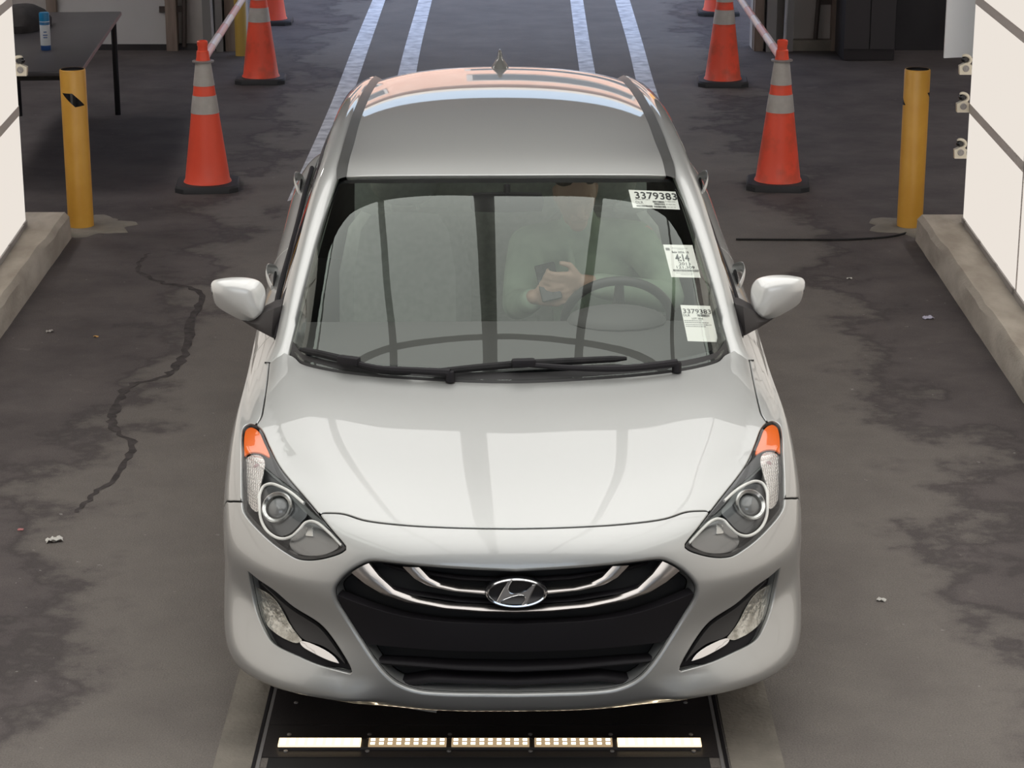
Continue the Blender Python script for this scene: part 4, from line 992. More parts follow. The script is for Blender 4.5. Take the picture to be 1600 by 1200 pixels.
def seat(x, name):
    mb = MB(); mb.loft([[(x + sx * w, y, z + sz) for sx, sz in ((-1, -.06), (-1.02, .03), (-.8, .06), (-.3, .045), (.3, .045), (.8, .06), (1.02, .03), (1, -.06))] for y, w, z in ((2.02, .20, .47), (2.06, .24, .48), (2.3, .25, .46), (2.55, .24, .45))]); s_ = mb.build(name, M['fabric'], car)
    mb = MB(); mb.loft([[(x + sx * w, y + dy, z) for sx, dy in ((-1, .06), (-1.04, -.02), (-.8, -.07), (-.3, -.045), (.3, -.045), (.8, -.07), (1.04, -.02), (1, .06))] for z, y, w in ((.48, 2.58, .23), (.6, 2.60, .245), (.85, 2.66, .245), (1.02, 2.70, .21), (1.08, 2.715, .16))]); mb.build('seat_back', M['fabric'], s_)
    mb = MB(); mb.ellipsoid((x, 2.72, 1.19), (.135, .055, .095)); mb.tube([(x - .05, 2.72, 1.05), (x - .05, 2.72, 1.15)], .008); mb.tube([(x + .05, 2.72, 1.05), (x + .05, 2.72, 1.15)], .008); mb.build('headrest', M['fabric'], s_)
seat(.38, 'front_seat'); seat(-.38, 'front_seat')
mb = MB(); mb.loft([[(x, 3.05, .45), (x, 3.0, .52), (x, 3.3, .53), (x, 3.42, .6), (x, 3.62, 1.02), (x, 3.7, 1.02), (x, 3.72, .45)] for x in (-.62, -.5, -.05, .05, .5, .62)]); mb.build('rear_seat', M['fabric'], car)
mb = MB(); mb.box((0, 2.4, .24), (1.2, 3.0, .03)); mb.build('cabin_floor', M['interior'], car)
hr = [[SR.pos([u], [v])[0] + (0, 0, -.035) for v in np.linspace(.3, 7.4, 12)] for u in (0, 1.5, 3, 4, 5)]; hr = [[tuple(p * MX) for p in r] for r in hr[::-1]] + [[tuple(p) for p in r] for r in hr[1:]]
mb = MB(); mb.loft(hr, closed=False); mb.build('headliner', M['headliner'], car)
rm = won([(793, 318)], -.05)[0]
mb = MB(); mb.loft([[(rm[0] + x, rm[1] + .02 + dy, rm[2] + hz * k) for dy, hz in ((-.012, -1), (-.018, 0), (-.012, 1), (.014, 1), (.014, -1))] for x, k in ((-.125, .012), (-.118, .030), (0, .034), (.118, .030), (.125, .012))]); ivm = mb.build('rearview_mirror', M['black'], car)
mb = MB(); mb.tube([(rm[0], rm[1] + .01, rm[2]), (rm[0], rm[1] + .03, rm[2] + .06)], .012); mb.build('mirror_bracket', M['black'], ivm)
# ------------------------------------------------------------------ the person at the wheel (car coordinates, then placed)
W2 = lambda p: tuple(car_to_world(np.array(p, float)))
def capsule(mb, a, b, ra_, rb_, n=14):
    a, b = Vector(a), Vector(b); d = b - a; L_ = d.length; prof = [(1e-4, -ra_)]
    prof += [(ra_ * math.cos(t), ra_ * math.sin(t)) for t in np.linspace(-1.3, 0, 5)] + [(rb_ * math.cos(t), L_ + rb_ * math.sin(t)) for t in np.linspace(0, 1.3, 5)] + [(1e-4, L_ + rb_)]
    mb.lathe(prof, n, a, Vector((0, 0, 1)).rotation_difference(d.normalized()).to_matrix().to_4x4())
def chain(mb, pts, rs):
    for i in range(len(pts) - 1): capsule(mb, pts[i], pts[i + 1], rs[i], rs[i + 1])
def fused(mb, name, mat, parent, vox=.008, it=6, label=None):
    o = mb.build(name, mat, parent, label=label)
    r_ = o.modifiers.new('remesh', 'REMESH'); r_.mode = 'VOXEL'; r_.voxel_size = vox; r_.use_smooth_shade = True
    s_ = o.modifiers.new('smooth', 'SMOOTH'); s_.factor = .5; s_.iterations = it
    return o
# seated figure: hips on the seat, back on the seat back, both hands round a phone, head bowed towards it
hipc = (.375, 2.46, .60); chest = (.33, 2.47, .88); neckb = (.285, 2.42, 1.085)
shL, shR = (.505, 2.42, 1.03), (.085, 2.40, 1.02); elL, elR = (.60, 2.20, .865), (.045, 2.20, .84); wrL, wrR = (.275, 1.965, .985), (.10, 1.985, .925)
mb = MB()
mb.ellipsoid(hipc, (.17, .13, .12)); mb.ellipsoid((.36, 2.48, .74), (.155, .11, .16)); mb.ellipsoid(chest, (.175, .115, .19)); chain(mb, [shL, (.295, 2.45, 1.02), shR], [.065, .08, .065])
chain(mb, [neckb, (.265, 2.37, 1.145)], [.058, .052])
chain(mb, [shL, elL, wrL], [.055, .042, .028]); chain(mb, [shR, elR, wrR], [.055, .042, .028])
for sx in (.11, -.11):
    hp_ = (hipc[0] + sx, 2.42, .575); kn = (hipc[0] + sx * 1.35, 1.97, .62); an = (hipc[0] + sx * 1.1, 1.66, .34); chain(mb, [hp_, kn, an], [.088, .062, .042]); chain(mb, [an, (an[0], 1.52, .33)], [.042, .032])
# head: skull, jaw, nose, brow, ears, bowed
hm = Matrix.Translation((.262, 2.335, 1.225)) @ Matrix.Rotation(R(22), 4, 'X') @ Matrix.Rotation(R(8), 4, 'Z')
def HPt(x, y, z): return hm @ Vector((x, y, z))
mb.lathe([(1e-4, -1)] + [(math.sin(t), -math.cos(t)) for t in np.linspace(.15, 3.0, 12)] + [(1e-4, 1)], 20, (0, 0, 0), hm @ Matrix.Diagonal((.074, .094, .112, 1)))
chain(mb, [HPt(0, -.03, -.06), HPt(0, -.062, -.085)], [.056, .036]); chain(mb, [HPt(0, -.088, .012), HPt(0, -.108, -.026)], [.010, .015]); chain(mb, [HPt(-.035, -.080, .024), HPt(.035, -.080, .024)], [.014, .014])
chain(mb, [HPt(-.022, -.088, -.055), HPt(.022, -.088, -.055)], [.011, .011])
for sx in (-1, 1): chain(mb, [HPt(sx * .075, .01, .022), HPt(sx * .073, .008, -.022)], [.013, .010])
# hands: palm, four bent fingers of different lengths and a thumb each
def hand(wr, dirv, side_, curl, lens=(.074, .082, .078, .062)):
    wr = Vector(wr); d = Vector(dirv).normalized(); s_ = Vector(side_); s_ = (s_ - d * s_.dot(d)).normalized(); nn = d.cross(s_)
    pc = wr + d * .085
    for k in range(4):
        o_ = s_ * (.030 - .020 * k); a = wr + d * .02 + o_ * .6; b = pc + o_; chain(mb, [a, b], [.016, .0125])
        p1 = b + (d * .8 + nn * curl * .6).normalized() * lens[k] * .45; p2 = p1 + (d * .35 + nn * curl).normalized() * lens[k] * .32; p3 = p2 + (-d * .25 + nn * curl).normalized() * lens[k] * .25
        chain(mb, [b, p1, p2, p3], [.0105, .0092, .0082, .007])
    t0 = wr + d * .030 + s_ * .030; t1 = t0 + (s_ * .7 + d * .55 + nn * curl * .5).normalized() * .042; t2 = t1 + (d * .9 + s_ * .15 + nn * curl * .4).normalized() * .034
    chain(mb, [wr + d * .015 + s_ * .012, t0, t1, t2], [.016, .014, .0115, .009])
hand(wrL, (-.95, -.30, .06), (0, -.2, 1), .42); hand(wrR, (.80, -.42, .14), (-.1, -.2, 1), -.42)
pers = fused(mb, 'person', principled('skin', (.52, .35, .27), .5), None, .0065, 3); pers.location = CAR_LOC; pers.rotation_euler = (0, 0, CAR_YAW)
tag(pers, 'person in a pale green jacket sitting at the steering wheel, holding a phone', 'person')
# clothing over the body
mb = MB(); mb.ellipsoid((.365, 2.47, .66), (.185, .14, .15)); mb.ellipsoid((.36, 2.48, .76), (.18, .132, .17)); mb.ellipsoid(chest, (.195, .135, .20)); chain(mb, [(.49, 2.425, 1.02), (.295, 2.455, 1.015), (.10, 2.405, 1.01)], [.082, .098, .082]); chain(mb, [(.288, 2.43, 1.06), (.278, 2.405, 1.105)], [.078, .070])
chain(mb, [(.50, 2.42, 1.02), (.575, 2.29, .93), elL, (.50, 2.12, .90), (.335, 2.0, .962)], [.076, .066, .060, .056, .046]); chain(mb, [(.088, 2.40, 1.01), (.06, 2.29, .92), elR, (.065, 2.10, .87), (.092, 2.015, .905)], [.076, .066, .058, .052, .044])
chain(mb, [(.24, 2.335, 1.02), (.26, 2.32, .90), (.29, 2.33, .75)], [.014, .016, .016])
fused(mb, 'jacket', noisy('jacket_green', (.30, .38, .29), (.40, .50, .38), 9, 5, .85), pers, .009, 5, 'pale green zipped jacket')
mb = MB()
for sx in (.11, -.11):
    hp_ = (hipc[0] + sx, 2.43, .575); kn = (hipc[0] + sx * 1.35, 1.96, .625); an = (hipc[0] + sx * 1.1, 1.68, .37); chain(mb, [(hipc[0] + sx * .6, 2.46, .59), hp_, kn, an], [.11, .102, .076, .06])
fused(mb, 'trousers', principled('trouser_dark', (.05, .055, .07), .9), pers, .012, 4)
mb = MB(); mb.lathe([(1e-4, 1)] + [(math.sin(t), math.cos(t)) for t in np.linspace(.15, 1.25, 8)] + [(.86, .22), (1e-4, .3)], 24, (0, 0, 0), hm @ Matrix.Translation((0, .014, .012)) @ Matrix.Rotation(R(-18), 4, 'X') @ Matrix.Diagonal((.083, .100, .116, 1)))
fused(mb, 'hair', noisy('hair_dark', (.035, .025, .02), (.07, .05, .04), 60, rough=.7), pers, .007, 2)
ph = empty('phone', W2((.150, 1.965, .985)), CAR_YAW); tag(ph, "dark phone held in the driver's hands behind the windshield", 'phone')
mb = MB(); mb.box((0, 0, 0), (.074, .009, .145), 0, .004); o = mb.build('phone_body', M['gloss'], ph); o.rotation_euler = (R(-38), R(-14), 0)
mb = MB(); mb.box((-.022, -.0055, .052), (.022, .003, .03), 0, .001); q = mb.build('camera_bump', M['black'], ph); q.rotation_euler = o.rotation_euler
# ------------------------------------------------------------------ printed paper tags behind the windshield
M['paper'] = principled('tag_paper', (.92, .90, .87), .7, emis=None); M['ink'] = principled('tag_ink', (.035, .035, .04), .8); M['inkgrey'] = principled('tag_ink_grey', (.28, .27, .28), .8)
def tag_pts(quad_px, uvs, off):
    """points of the tag (u right, v down, 0..1) on the inside of the glass"""
    Q = np.array(quad_px, float); uvs = np.asarray(uvs, float); n = 6
    g = np.array([[(Q[0] * (1 - u) + Q[1] * u) * (1 - v) + (Q[3] * (1 - u) + Q[2] * u) * v for v in np.linspace(0, 1, n)] for u in np.linspace(0, 1, n)]).reshape(-1, 2)
    O = Off(SW, off); uv = O.solve(g, lambda p: carpx(p), dom=anyw); p, nn = O.eval(uv[:, 0], uv[:, 1]); p = car_to_world(p).reshape(n, n, 3)
    a = np.clip(uvs * (n - 1), -.8, n - .2); i = np.clip(a.astype(int), 0, n - 2); f = a - i
    w = lambda I, J: p[I, J]
    return (w(i[:, 0], i[:, 1]) * ((1 - f[:, 0]) * (1 - f[:, 1]))[:, None] + w(i[:, 0] + 1, i[:, 1]) * (f[:, 0] * (1 - f[:, 1]))[:, None] + w(i[:, 0], i[:, 1] + 1) * ((1 - f[:, 0]) * f[:, 1])[:, None] + w(i[:, 0] + 1, i[:, 1] + 1) * (f[:, 0] * f[:, 1])[:, None])
def text_uv(s_, u0, v0, u1, v1, bold=0):
    cu = bpy.data.curves.new('printed_text', 'FONT'); cu.body = s_; cu.size = 1; cu.offset = bold; cu.resolution_u = 3; o = bpy.data.objects.new('printed_text', cu); COL.objects.link(o)
    dg = bpy.context.evaluated_depsgraph_get(); me = bpy.data.meshes.new_from_object(o.evaluated_get(dg)); vs = np.array([v.co[:2] for v in me.vertices]); fs = [tuple(p.vertices) for p in me.polygons]
    bpy.data.objects.remove(o); bpy.data.curves.remove(cu); bpy.data.meshes.remove(me); lo, hi = vs.min(0), vs.max(0); t = (vs - lo) / (hi - lo)
    return np.stack([u0 + t[:, 0] * (u1 - u0), v1 - t[:, 1] * (v1 - v0)], -1), fs
def paper_tag(quad_px, label, items):
    G = [(u, v) for u in np.linspace(0, 1, 9) for v in np.linspace(0, 1, 9)]; fs = [(i * 9 + j, i * 9 + j + 1, (i + 1) * 9 + j + 1, (i + 1) * 9 + j) for i in range(8) for j in range(8)]
    f = tag_pts(quad_px, G, -.009); b = tag_pts(quad_px, G, -.0096); c = f.mean(0)
    mb = MB(); mb.add([tuple(p - c) for p in f], fs); mb.add([tuple(p - c) for p in b], [q[::-1] for q in fs]); o = mb.build('paper_tag', M['paper'], None); o.location = tuple(c); tag(o, label, 'paper tag', 'paper tags inside the windshield')
    for it in items:
        if it[0] == 'text': uv, ff = text_uv(*it[1:6], it[6] if len(it) > 6 else 0); nm, m = 'printed_text', M['ink'] if len(it) < 8 else it[7]
        elif it[0] == 'bars':
            u0, v0, u1, v1 = it[1:5]; rr = random.Random(int(u0 * 1000 + v0 * 77)); uv, ff = [], []; u = u0
            while u < u1:
                w = (u1 - u0) * rr.choice((.006, .012, .02)); 
                for q in ((u, v0), (u + w, v0), (u + w, v1), (u, v1)): uv.append(q)
                k = len(uv); ff.append((k - 1, k - 2, k - 3, k - 4)); u += w + (u1 - u0) * rr.choice((.008, .014))
            uv = np.array(uv); nm, m = 'barcode', M['ink']
        else:
            uv, ff = [], []
            for (u0, v0, u1, v1) in it[1]:
                rr = random.Random(int(v0 * 999)); u = u0
                while u < u1:
                    w = rr.uniform(.03, .09); e_ = min(u + w, u1)
                    for q in ((u, v0), (e_, v0), (e_, v1), (u, v1)): uv.append(q)
                    k = len(uv); ff.append((k - 1, k - 2, k - 3, k - 4)); u = e_ + .015
            uv = np.array(uv); nm, m = 'fine_print', M['inkgrey']
        mb = MB(); mb.add([tuple(p - c) for p in tag_pts(quad_px, uv, -.0082)], ff); mb.build(nm, m, o)
paper_tag([(982, 296.5), (1055.5, 299.5), (1062.5, 327.5), (989, 324.5)], 'white paper tag topmost on the glass, wide, with a big seven figure number',
          [('text', '3379383', .105, .09, 1.0, .475, .012), ('text', 'DLR', .09, .61, .25, .75, 0, M['inkgrey']), ('bars', .09, .83, .43, .93), ('bars', .455, .56, .70, .66), ('bars', .48, .69, .70, .78), ('bars', .46, .83, .71, .94), ('lines', [(.09, .50, .40, .525), (.72, .56, .95, .58), (.72, .72, .93, .74), (.74, .87, .92, .89)])])
paper_tag([(1036, 382), (1082, 383), (1095, 434), (1049, 433)], 'white paper tag in the middle of the three, printed with 4:14 and 2013',
          [('text', 'Sale 2026 10', .235, .195, .80, .255, .02), ('text', '4:14', .30, .285, .77, .51, .03), ('text', '2013', .375, .535, .77, .625, .008), ('text', '121,309', .27, .645, .88, .74, .005), ('bars', .13, .755, .99, .82), ('lines', [(.27, .10, .80, .112), (.45, .14, .67, .150), (.20, .86, .80, .870), (.35, .905, .75, .915)]), ('bars', .05, .10, .19, .18)])
paper_tag([(1063, 476.5), (1109.5, 478), (1122.5, 534.5), (1074.5, 533)], 'white paper tag lowest of the three, printed small on top and blank below',
          [('text', '3379383', .05, .10, .985, .225, .008), ('text', 'DLR', .03, .25, .25, .31, 0), ('bars', .50, .24, .91, .305), ('text', 'LOT 2026', .30, .34, .66, .385, .01), ('lines', [(.03, .415, .62, .432), (.03, .465, .82, .482), (.05, .525, .90, .540), (.04, .575, .70, .590)])])
# ------------------------------------------------------------------ scanner plate and its light bar
yL = gp(765, 1160, .014)[1]
plate = empty('scanner_plate', (0, yL, .0)); tag(plate, 'black steel underbody scanner plate set in the floor below the front bumper', 'floor plate')
def pb(name, x0, x1, y0, y1, z0, z1, mat, parent=plate, **k): mb = MB(); mb.box(((x0 + x1) / 2, (y0 + y1) / 2 - yL, (z0 + z1) / 2), (x1 - x0, y1 - y0, z1 - z0), **k); return mb.build(name, mat, parent)
ys_ = yL + .145
pb('cover_plate', xa, xb, ys_, 1.9, -.02, .003, M['plate']); pb('cover_plate', xa, xb, yL - .075, ys_ - .004, -.02, .003, M['plate'])
pb('cover_plate', xa, xb, -.9, yL - .145, -.02, .003, M['plate'])
pb('slot_shade', xa + .02, xb - .03, yL - .145, yL - .075, -.02, .0015, M['gap'])  # dark strip stands in for the shade inside the slot
for s_, x in ((-1, xa), (1, xb)):
    for k in range(2):
        x_ = x + s_ * (.006 + .013 * k); pb('edge_rail', x_ - .005, x_ + .005, -.9, 1.9, -.02, .0034, M['black'] if k else M['steel'])
rb_ = MB().lathe([(.0065, 0), (.0065, .003), (.0001, .005)], 10); rv = None
x0b, x1b = gp(438, 1160)[0], gp(1093, 1160)[0]
for fx in np.linspace(.018, .982, 6):
    for dy in (.075, .042, -.038, .30):
        if dy == .30 and fx not in (.018, .982): continue
        o = rb_.build('screw', M['alu'], plate) if rv is None else rv.copy()
        if rv is None: rv = o
        else: COL.objects.link(o); o.parent = plate
        o.location = (x0b + (x1b - x0b) * fx, dy, .003)
bar = empty('light_bar', ((x0b + x1b) / 2, yL, .0035)); tag(bar, 'glowing warm white light strip across the black floor plate', 'light')
xc = (x0b + x1b) / 2
MB().box((0, 0, .004), (x1b - x0b, .056, .008)).build('strip_channel', principled('channel_grey', (.10, .09, .085), .4, .4), bar)
segs = [(437, 565), (577, 698), (706, 827), (835, 956), (964, 1094)]
glow = emitter('warm_diffuser', (1, .76, .46), 1.9); led_m = emitter('warm_led', (1, .86, .62), 5.5); cover = principled('frosted_cover', (.34, .31, .28), .35); halo = emitter('led_glow', (1, .72, .42), .45)
for i, (a, b) in enumerate(segs):
    xa_, xb_ = gp(a, 1160)[0] - xc, gp(b, 1160)[0] - xc; end = i in (0, 4)
    sg = MB().box(((xa_ + xb_) / 2, 0, .0105), (xb_ - xa_, .052, .005)).build('strip_segment', glow if end else halo, bar, label='brighter end section of the strip' if end else None)
    for k in range(9):
        x = xa_ + (xb_ - xa_) * (k + .5) / 9
        if end: MB().box((x, 0, .0135), (.015, .040, .002)).build('led', led_m, sg)
        else:
            for dy in (-.0125, .0125): MB().box((x, dy, .0135), (.013, .012, .002)).build('led', led_m, sg)
M['orange'] = None
def cone_mat(dirty):
    m = principled('cone_orange', (1, .12, .06), .4, 0, .4); t = m.node_tree; b = t.nodes['Principled BSDF']; N = t.nodes.new; L = t.links.new
    tc = N('ShaderNodeTexCoord'); n = N('ShaderNodeTexNoise'); n.inputs['Scale'].default_value = 7; n.inputs['Detail'].default_value = 7; L(tc.outputs['Object'], n.inputs['Vector'])
    rp = N('ShaderNodeValToRGB'); rp.color_ramp.elements[0].position = .45; rp.color_ramp.elements[1].position = .75
    rp.color_ramp.elements[0].color = (1, .115, .06, 1); rp.color_ramp.elements[1].color = (1 - .5 * dirty, .115 - .015 * dirty, .06 - .005 * dirty, 1); L(n.outputs['Fac'], rp.inputs[0]); L(rp.outputs[0], b.inputs['Base Color']); return m
M['cone'] = cone_mat(.15); M['cone_dirty'] = cone_mat(.8); M['reflect'] = noisy('reflective_sleeve', (.46, .43, .40), (.54, .51, .48), 14, 3, .35, spec=.5)
def cone_r(z): return .142 - (.142 - .036) * (z - .04) / (.86 - .04)
def make_cone(loc, rot, label, mat, ring=False):
    root = empty('traffic_cone', loc, rot); tag(root, label, 'traffic cone', 'orange traffic cones')
    mb = MB(); rg = []
    for z, k in ((0, 1.0), (.028, 1.0), (.042, .95)):
        rg.append([(.195 * k * x, .195 * k * y, z) for x, y in ((-1, -.72), (-.72, -1), (.72, -1), (1, -.72), (1, .72), (.72, 1), (-.72, 1), (-1, .72))])
    mb.loft(rg, smooth=False); mb.build('cone_base', principled('cone_base_black', (.03, .03, .033), .7), root)
    mb = MB(); mb.lathe([(.150, .040), (.146, .050)] + [(cone_r(z), z) for z in (.06, .2, .4, .6, .8)] + [(.040, .82), (.037, .855), (.031, .86), (.030, .885), (.033, .89), (.033, .915), (.026, .92), (.024, .89)], 40); mb.build('cone_body', mat, root)
    for z0, z1 in ((.645, .80), (.475, .585)):
        mb = MB(); mb.lathe([(cone_r(z) + .0025, z) for z in np.linspace(z0, z1, 5)], 40); mb.build('reflective_collar', M['reflect'], root, label='grey reflective sleeve')
    if ring: mb = MB(); mb.lathe([(.052, .785), (.066, .788), (.067, .797), (.050, .80)], 32); mb.build('bar_ring', M['alu'], root)
    return root
C1 = gp(325, 293); C2 = gp(1215, 291); C3 = gp(408, 127); C4 = gp(1129, 131); C5 = gp(424, 36); C6 = gp(1122, 22)
make_cone(C1, R(4), 'clean orange cone with grey bar ring, nearest of the cones left of the car', M['cone'], True)
make_cone(C2, R(-6), 'dirty orange cone with pole in its top, nearest of the cones right of the car', M['cone_dirty'], True)
make_cone(C3, R(2), 'orange cone behind the nearest left cone, tip cut by the photo edge', M['cone_dirty'])
make_cone(C4, R(-3), 'dull red cone behind the nearest right cone, tip cut by the photo edge', cone_mat(1.0))
make_cone(C5, R(1), 'farthest orange cone on the left, half hidden behind another cone', M['cone'])
make_cone(C6, R(-2), 'farthest orange cone on the right, half hidden behind a dull cone', M['cone'])
def bar_pole(A, B, label):
    a = Vector(A) + Vector((0, 0, .80)); b = Vector(B) + Vector((0, 0, .83)); d = (b - a).normalized(); a = a + d * .068; b = b - d * .07; a0 = a; L_ = (b - a).length
    root = empty('barrier_pole', a0); tag(root, label, 'barrier pole', 'barrier poles between cones')
    rot = Vector((0, 0, 1)).rotation_difference(d).to_matrix().to_4x4(); n = 9
    for k in range(n):
        z0, z1 = L_ * k / n, L_ * (k + 1) / n - .012; r_ = .027 - .0006 * k
        MB().lathe([(.001, z0), (r_, z0), (r_, z1), (.001, z1)], 16, mat=rot).build('pole_band', PB[k % 2], root)
        if k < n - 1: MB().lathe([(r_ * .94, z1), (r_ * .94, z1 + .013)], 16, mat=rot).build('pole_joint', M['steel'], root)
PB = [principled('pole_pink', (.86, .45, .45), .35), principled('pole_white', (.80, .72, .76), .3)]
bar_pole(C1, C3, 'pink and white banded pole sloping between the two left cones'); bar_pole(C2, C4, 'pink and white banded pole sloping between the two right cones')
# ------------------------------------------------------------------ bollards
M['yellow'] = noisy('bollard_yellow', (.66, .33, .045), (.72, .38, .06), 6, 5, .38, spec=.5)
def bollard(px, py, label, h, stick):
    p = gp(px, py); root = empty('bollard', p); tag(root, label, 'bollard', 'yellow bollards at the lane edges'); r_ = .0735
    mb = MB(); mb.lathe([(r_, 0), (r_, h - .006), (r_ - .004, h), (r_ - .007, h)], 48); mb.build('post', M['yellow'], root)
    mb = MB(); mb.lathe([(r_ - .007, h), (r_ - .007, h - .014), (.0001, h - .010)], 40); mb.build('post_cap', M['black'], root)
    for a0 in stick:
        mb = MB(); P = []
        for z, da in ((-.055, .28), (-.055, .62), (.045, -.28), (.045, -.62)): P.append((da, z))
        P = [(-.95, .036), (-.05, .036), (.95, -.036), (.12, -.042)]; n = 8; rows = []
        for i in range(n + 1):
            t = i / n; l = np.array(P[0]) * (1 - t) + np.array(P[3]) * t; rr = np.array(P[1]) * (1 - t) + np.array(P[2]) * t
            rows.append([((r_ + .0012) * math.sin(a), -(r_ + .0012) * math.cos(a), h - .165 + z) for a, z in [(a0 + (l + (rr - l) * k / 8)[0], (l + (rr - l) * k / 8)[1]) for k in range(9)]])
        mb.loft(rows, closed=False); mb.build('tape_patch', M['gloss'], root, label='black diamond tape patch')
    rr = random.Random(int(px)); n = 36; prof = [.24 + rr.uniform(-.02, .03) + .04 * math.sin(i) for i in range(n)]
    mb = MB(); mb.loft([[(k * q * math.cos(2 * math.pi * i / n) + .03, k * q * math.sin(2 * math.pi * i / n) + .03, z) for i, q in enumerate(prof)] for k, z in ((1.05, -.01), (1, .006), (.92, .012), (.4, .014))]); mb.build('concrete_footing', M['concrete'], root)
bollard(127, 356, 'yellow bollard with a black diamond patch, beside the left curb', .925, (.12, 2.6, -2.2)); bollard(1421, 356, 'yellow bollard with black patches at its edges, beside the right curb', .925, (1.75, -2.0))
# ------------------------------------------------------------------ panel clamps
M['cream'] = principled('cream_metal', (.72, .66, .54), .4, .1)
def clamp(px, py, wall, label):
    root_w, a, d = LW[wall]; y = a[1] + .005; p = at_y(px, py, y); s_ = -1 if wall else 1
    root = empty('panel_clamp', p); tag(root, label, 'clamp', 'cream clamps on the edges of the lit walls')
    pr = [(-.032, -.034), (.034, -.034), (.030, .018), (.012, .026), (-.002, .030), (-.036, .014)]; mt = Matrix.Rotation(R(90), 4, 'X')
    pr = [(x * -s_ if False else x * (1 if s_ == -1 else -1), z) for x, z in pr]; pr = pr if s_ == -1 else pr[::-1]
    mb = MB(); mb.prism(pr, -.012, .025, mt); mb.build('clamp_body', M['cream'], root)
    mb = MB(); mb.tube([(.030 * math.cos(t) * (1 if s_ == -1 else -1) - .004, -.01, .045 + .024 * math.sin(t)) for t in np.linspace(-1.3, 2.2, 12)], [.009] * 11 + [.005], 10); mb.build('clamp_hook', M['cream'], root)
    mb = MB(); mb.ellipsoid((-.008 * (1 if s_ == -1 else -1), -.012, .048), (.019, .016, .018)); mb.build('clamp_knob', M['gloss'], root, label='dark round knob')
    mb = MB(); mb.lathe([(.016, .025), (.018, .029), (.014, .031), (.012, .028), (.006, .028), (.005, .032), (.0001, .032)], 20, mat=mt); mb.build('clamp_disc', M['alu'], root)
    ex = a[0] - p[0]; n = 1 if ex > 0 else -1
    for dz in (-.028, .006): mb = MB(); mb.box(((n * .025 + ex + n * .03) / 2, .01, dz), (abs(ex + n * .03 - n * .025), .02, .009)); mb.build('clamp_rod', M['cream'], root)
clamp(1500, 237, 1, 'lowest of the three cream clamps on the right lit wall'); clamp(1504, 165, 1, 'middle one of the three cream clamps on the right lit wall'); clamp(1508, 106, 1, 'topmost of the three cream clamps on the right lit wall'); clamp(33, 108, 0, 'cream clamp on the edge of the left lit wall, over the table')
# white board behind the right lit wall
ya = LW[1][1][1] + .28; P = [at_y(x, y, ya) for x, y in ((1474, 90), (1532, 76))]; zt_ = 2.6
bd = empty('white_board', (P[0][0], ya, P[0][2])); tag(bd, 'white board fixed to the back of the right lit wall, above the clamps', 'board')
w_ = P[1][0] - P[0][0] + .30; mb = MB(); hh = zt_ - P[0][2]
mb.loft([[(x * w_, -.02 + .05 * math.sin(x * 3.1), z) for x in np.linspace(0, 1, 8)] + [(x * w_, .0 + .05 * math.sin(x * 3.1), z) for x in np.linspace(1, 0, 8)] for z in (0, hh)]); mb.build('board_sheet', principled('board_white', (.88, .90, .92), .5), bd)
mb = MB(); mb.box((w_ - .10, -.09, hh * .5), (.05, .20, .04)); mb.build('board_bracket', M['alu'], bd)
# ------------------------------------------------------------------ table and spray can
A_ = gp(125, 111, .74); B_ = gp(189, 18, .74); TW = .82; ang = math.atan2(B_[1] - A_[1], B_[0] - A_[0]) - R(90); TL = float(np.linalg.norm(B_ - A_))
tb = empty('folding_table', (A_[0], A_[1], 0), ang); tag(tb, 'long black table standing behind the left bollard and lit wall', 'table')
mb = MB(); mb.box((-TW / 2, TL / 2, .725), (TW, TL, .03), bev=.004); mb.build('tabletop', principled('table_dark', (.055, .05, .055), .35, 0, .4), tb)
mb = MB(); mb.box((.001, TL / 2, .725), (.004, TL, .022)); mb.build('table_edging', principled('edge_rust', (.20, .12, .12), .5), tb)
for x in (-.05, -TW + .06):
    for y in (.10, TL - .08): mb = MB(); mb.tube([(x, y, 0), (x, y, .71)], .021, 12); mb.build('leg', M['gloss'], tb)
for y in (.10, TL - .08): mb = MB(); mb.box((-TW / 2, y, .69), (TW - .12, .03, .04)); mb.build('leg_crossbar', M['gloss'], tb)
cpos = gp(72, 78, .74); can = empty('spray_can', (cpos[0], cpos[1], .74)); tag(can, 'blue and white aerosol spray can standing on the black table', 'spray can')
def canm():
    m = principled('can_label', (.62, .64, .66), .3); t = m.node_tree; b = t.nodes['Principled BSDF']; N = t.nodes.new; L = t.links.new
    tc = N('ShaderNodeTexCoord'); sp = N('ShaderNodeSeparateXYZ'); L(tc.outputs['Object'], sp.inputs[0]); mr = N('ShaderNodeMapRange'); mr.inputs['From Max'].default_value = .24; L(sp.outputs[2], mr.inputs[0])
    rp = N('ShaderNodeValToRGB'); rp.color_ramp.interpolation = 'CONSTANT'; e = rp.color_ramp.elements; e[0].position = 0; e[0].color = (.03, .09, .28, 1); e[1].position = .13; e[1].color = (.62, .64, .66, 1)
    x = e.new(.68); x.color = (.02, .13, .30, 1); x = e.new(.76); x.color = (.62, .68, .72, 1); L(mr.outputs[0], rp.inputs[0]); L(rp.outputs[0], b.inputs['Base Color']); return m
MB().lathe([(.0001, 0), (.031, 0), (.033, .004), (.033, .186), (.031, .190), (.026, .196)], 32).build('can_body', canm(), can)
MB().lathe([(.033, .188), (.033, .236), (.030, .243), (.0001, .244)], 32).build('can_cap', principled('cap_blue', (.01, .20, .42), .35), can)
for k, (z, w) in enumerate(((.120, .020), (.100, .030), (.085, .026))):
    mb = MB(); mb.loft([[(.0336 * math.sin(a), -.0336 * math.cos(a), zz) for a in np.linspace(-w / .033 / 2 + .2, w / .033 / 2 + .2, 8)] for zz in (z - .004, z + .004)], closed=False); mb.build('can_print', principled('print_blue', (.12, .18, .34), .5), can)
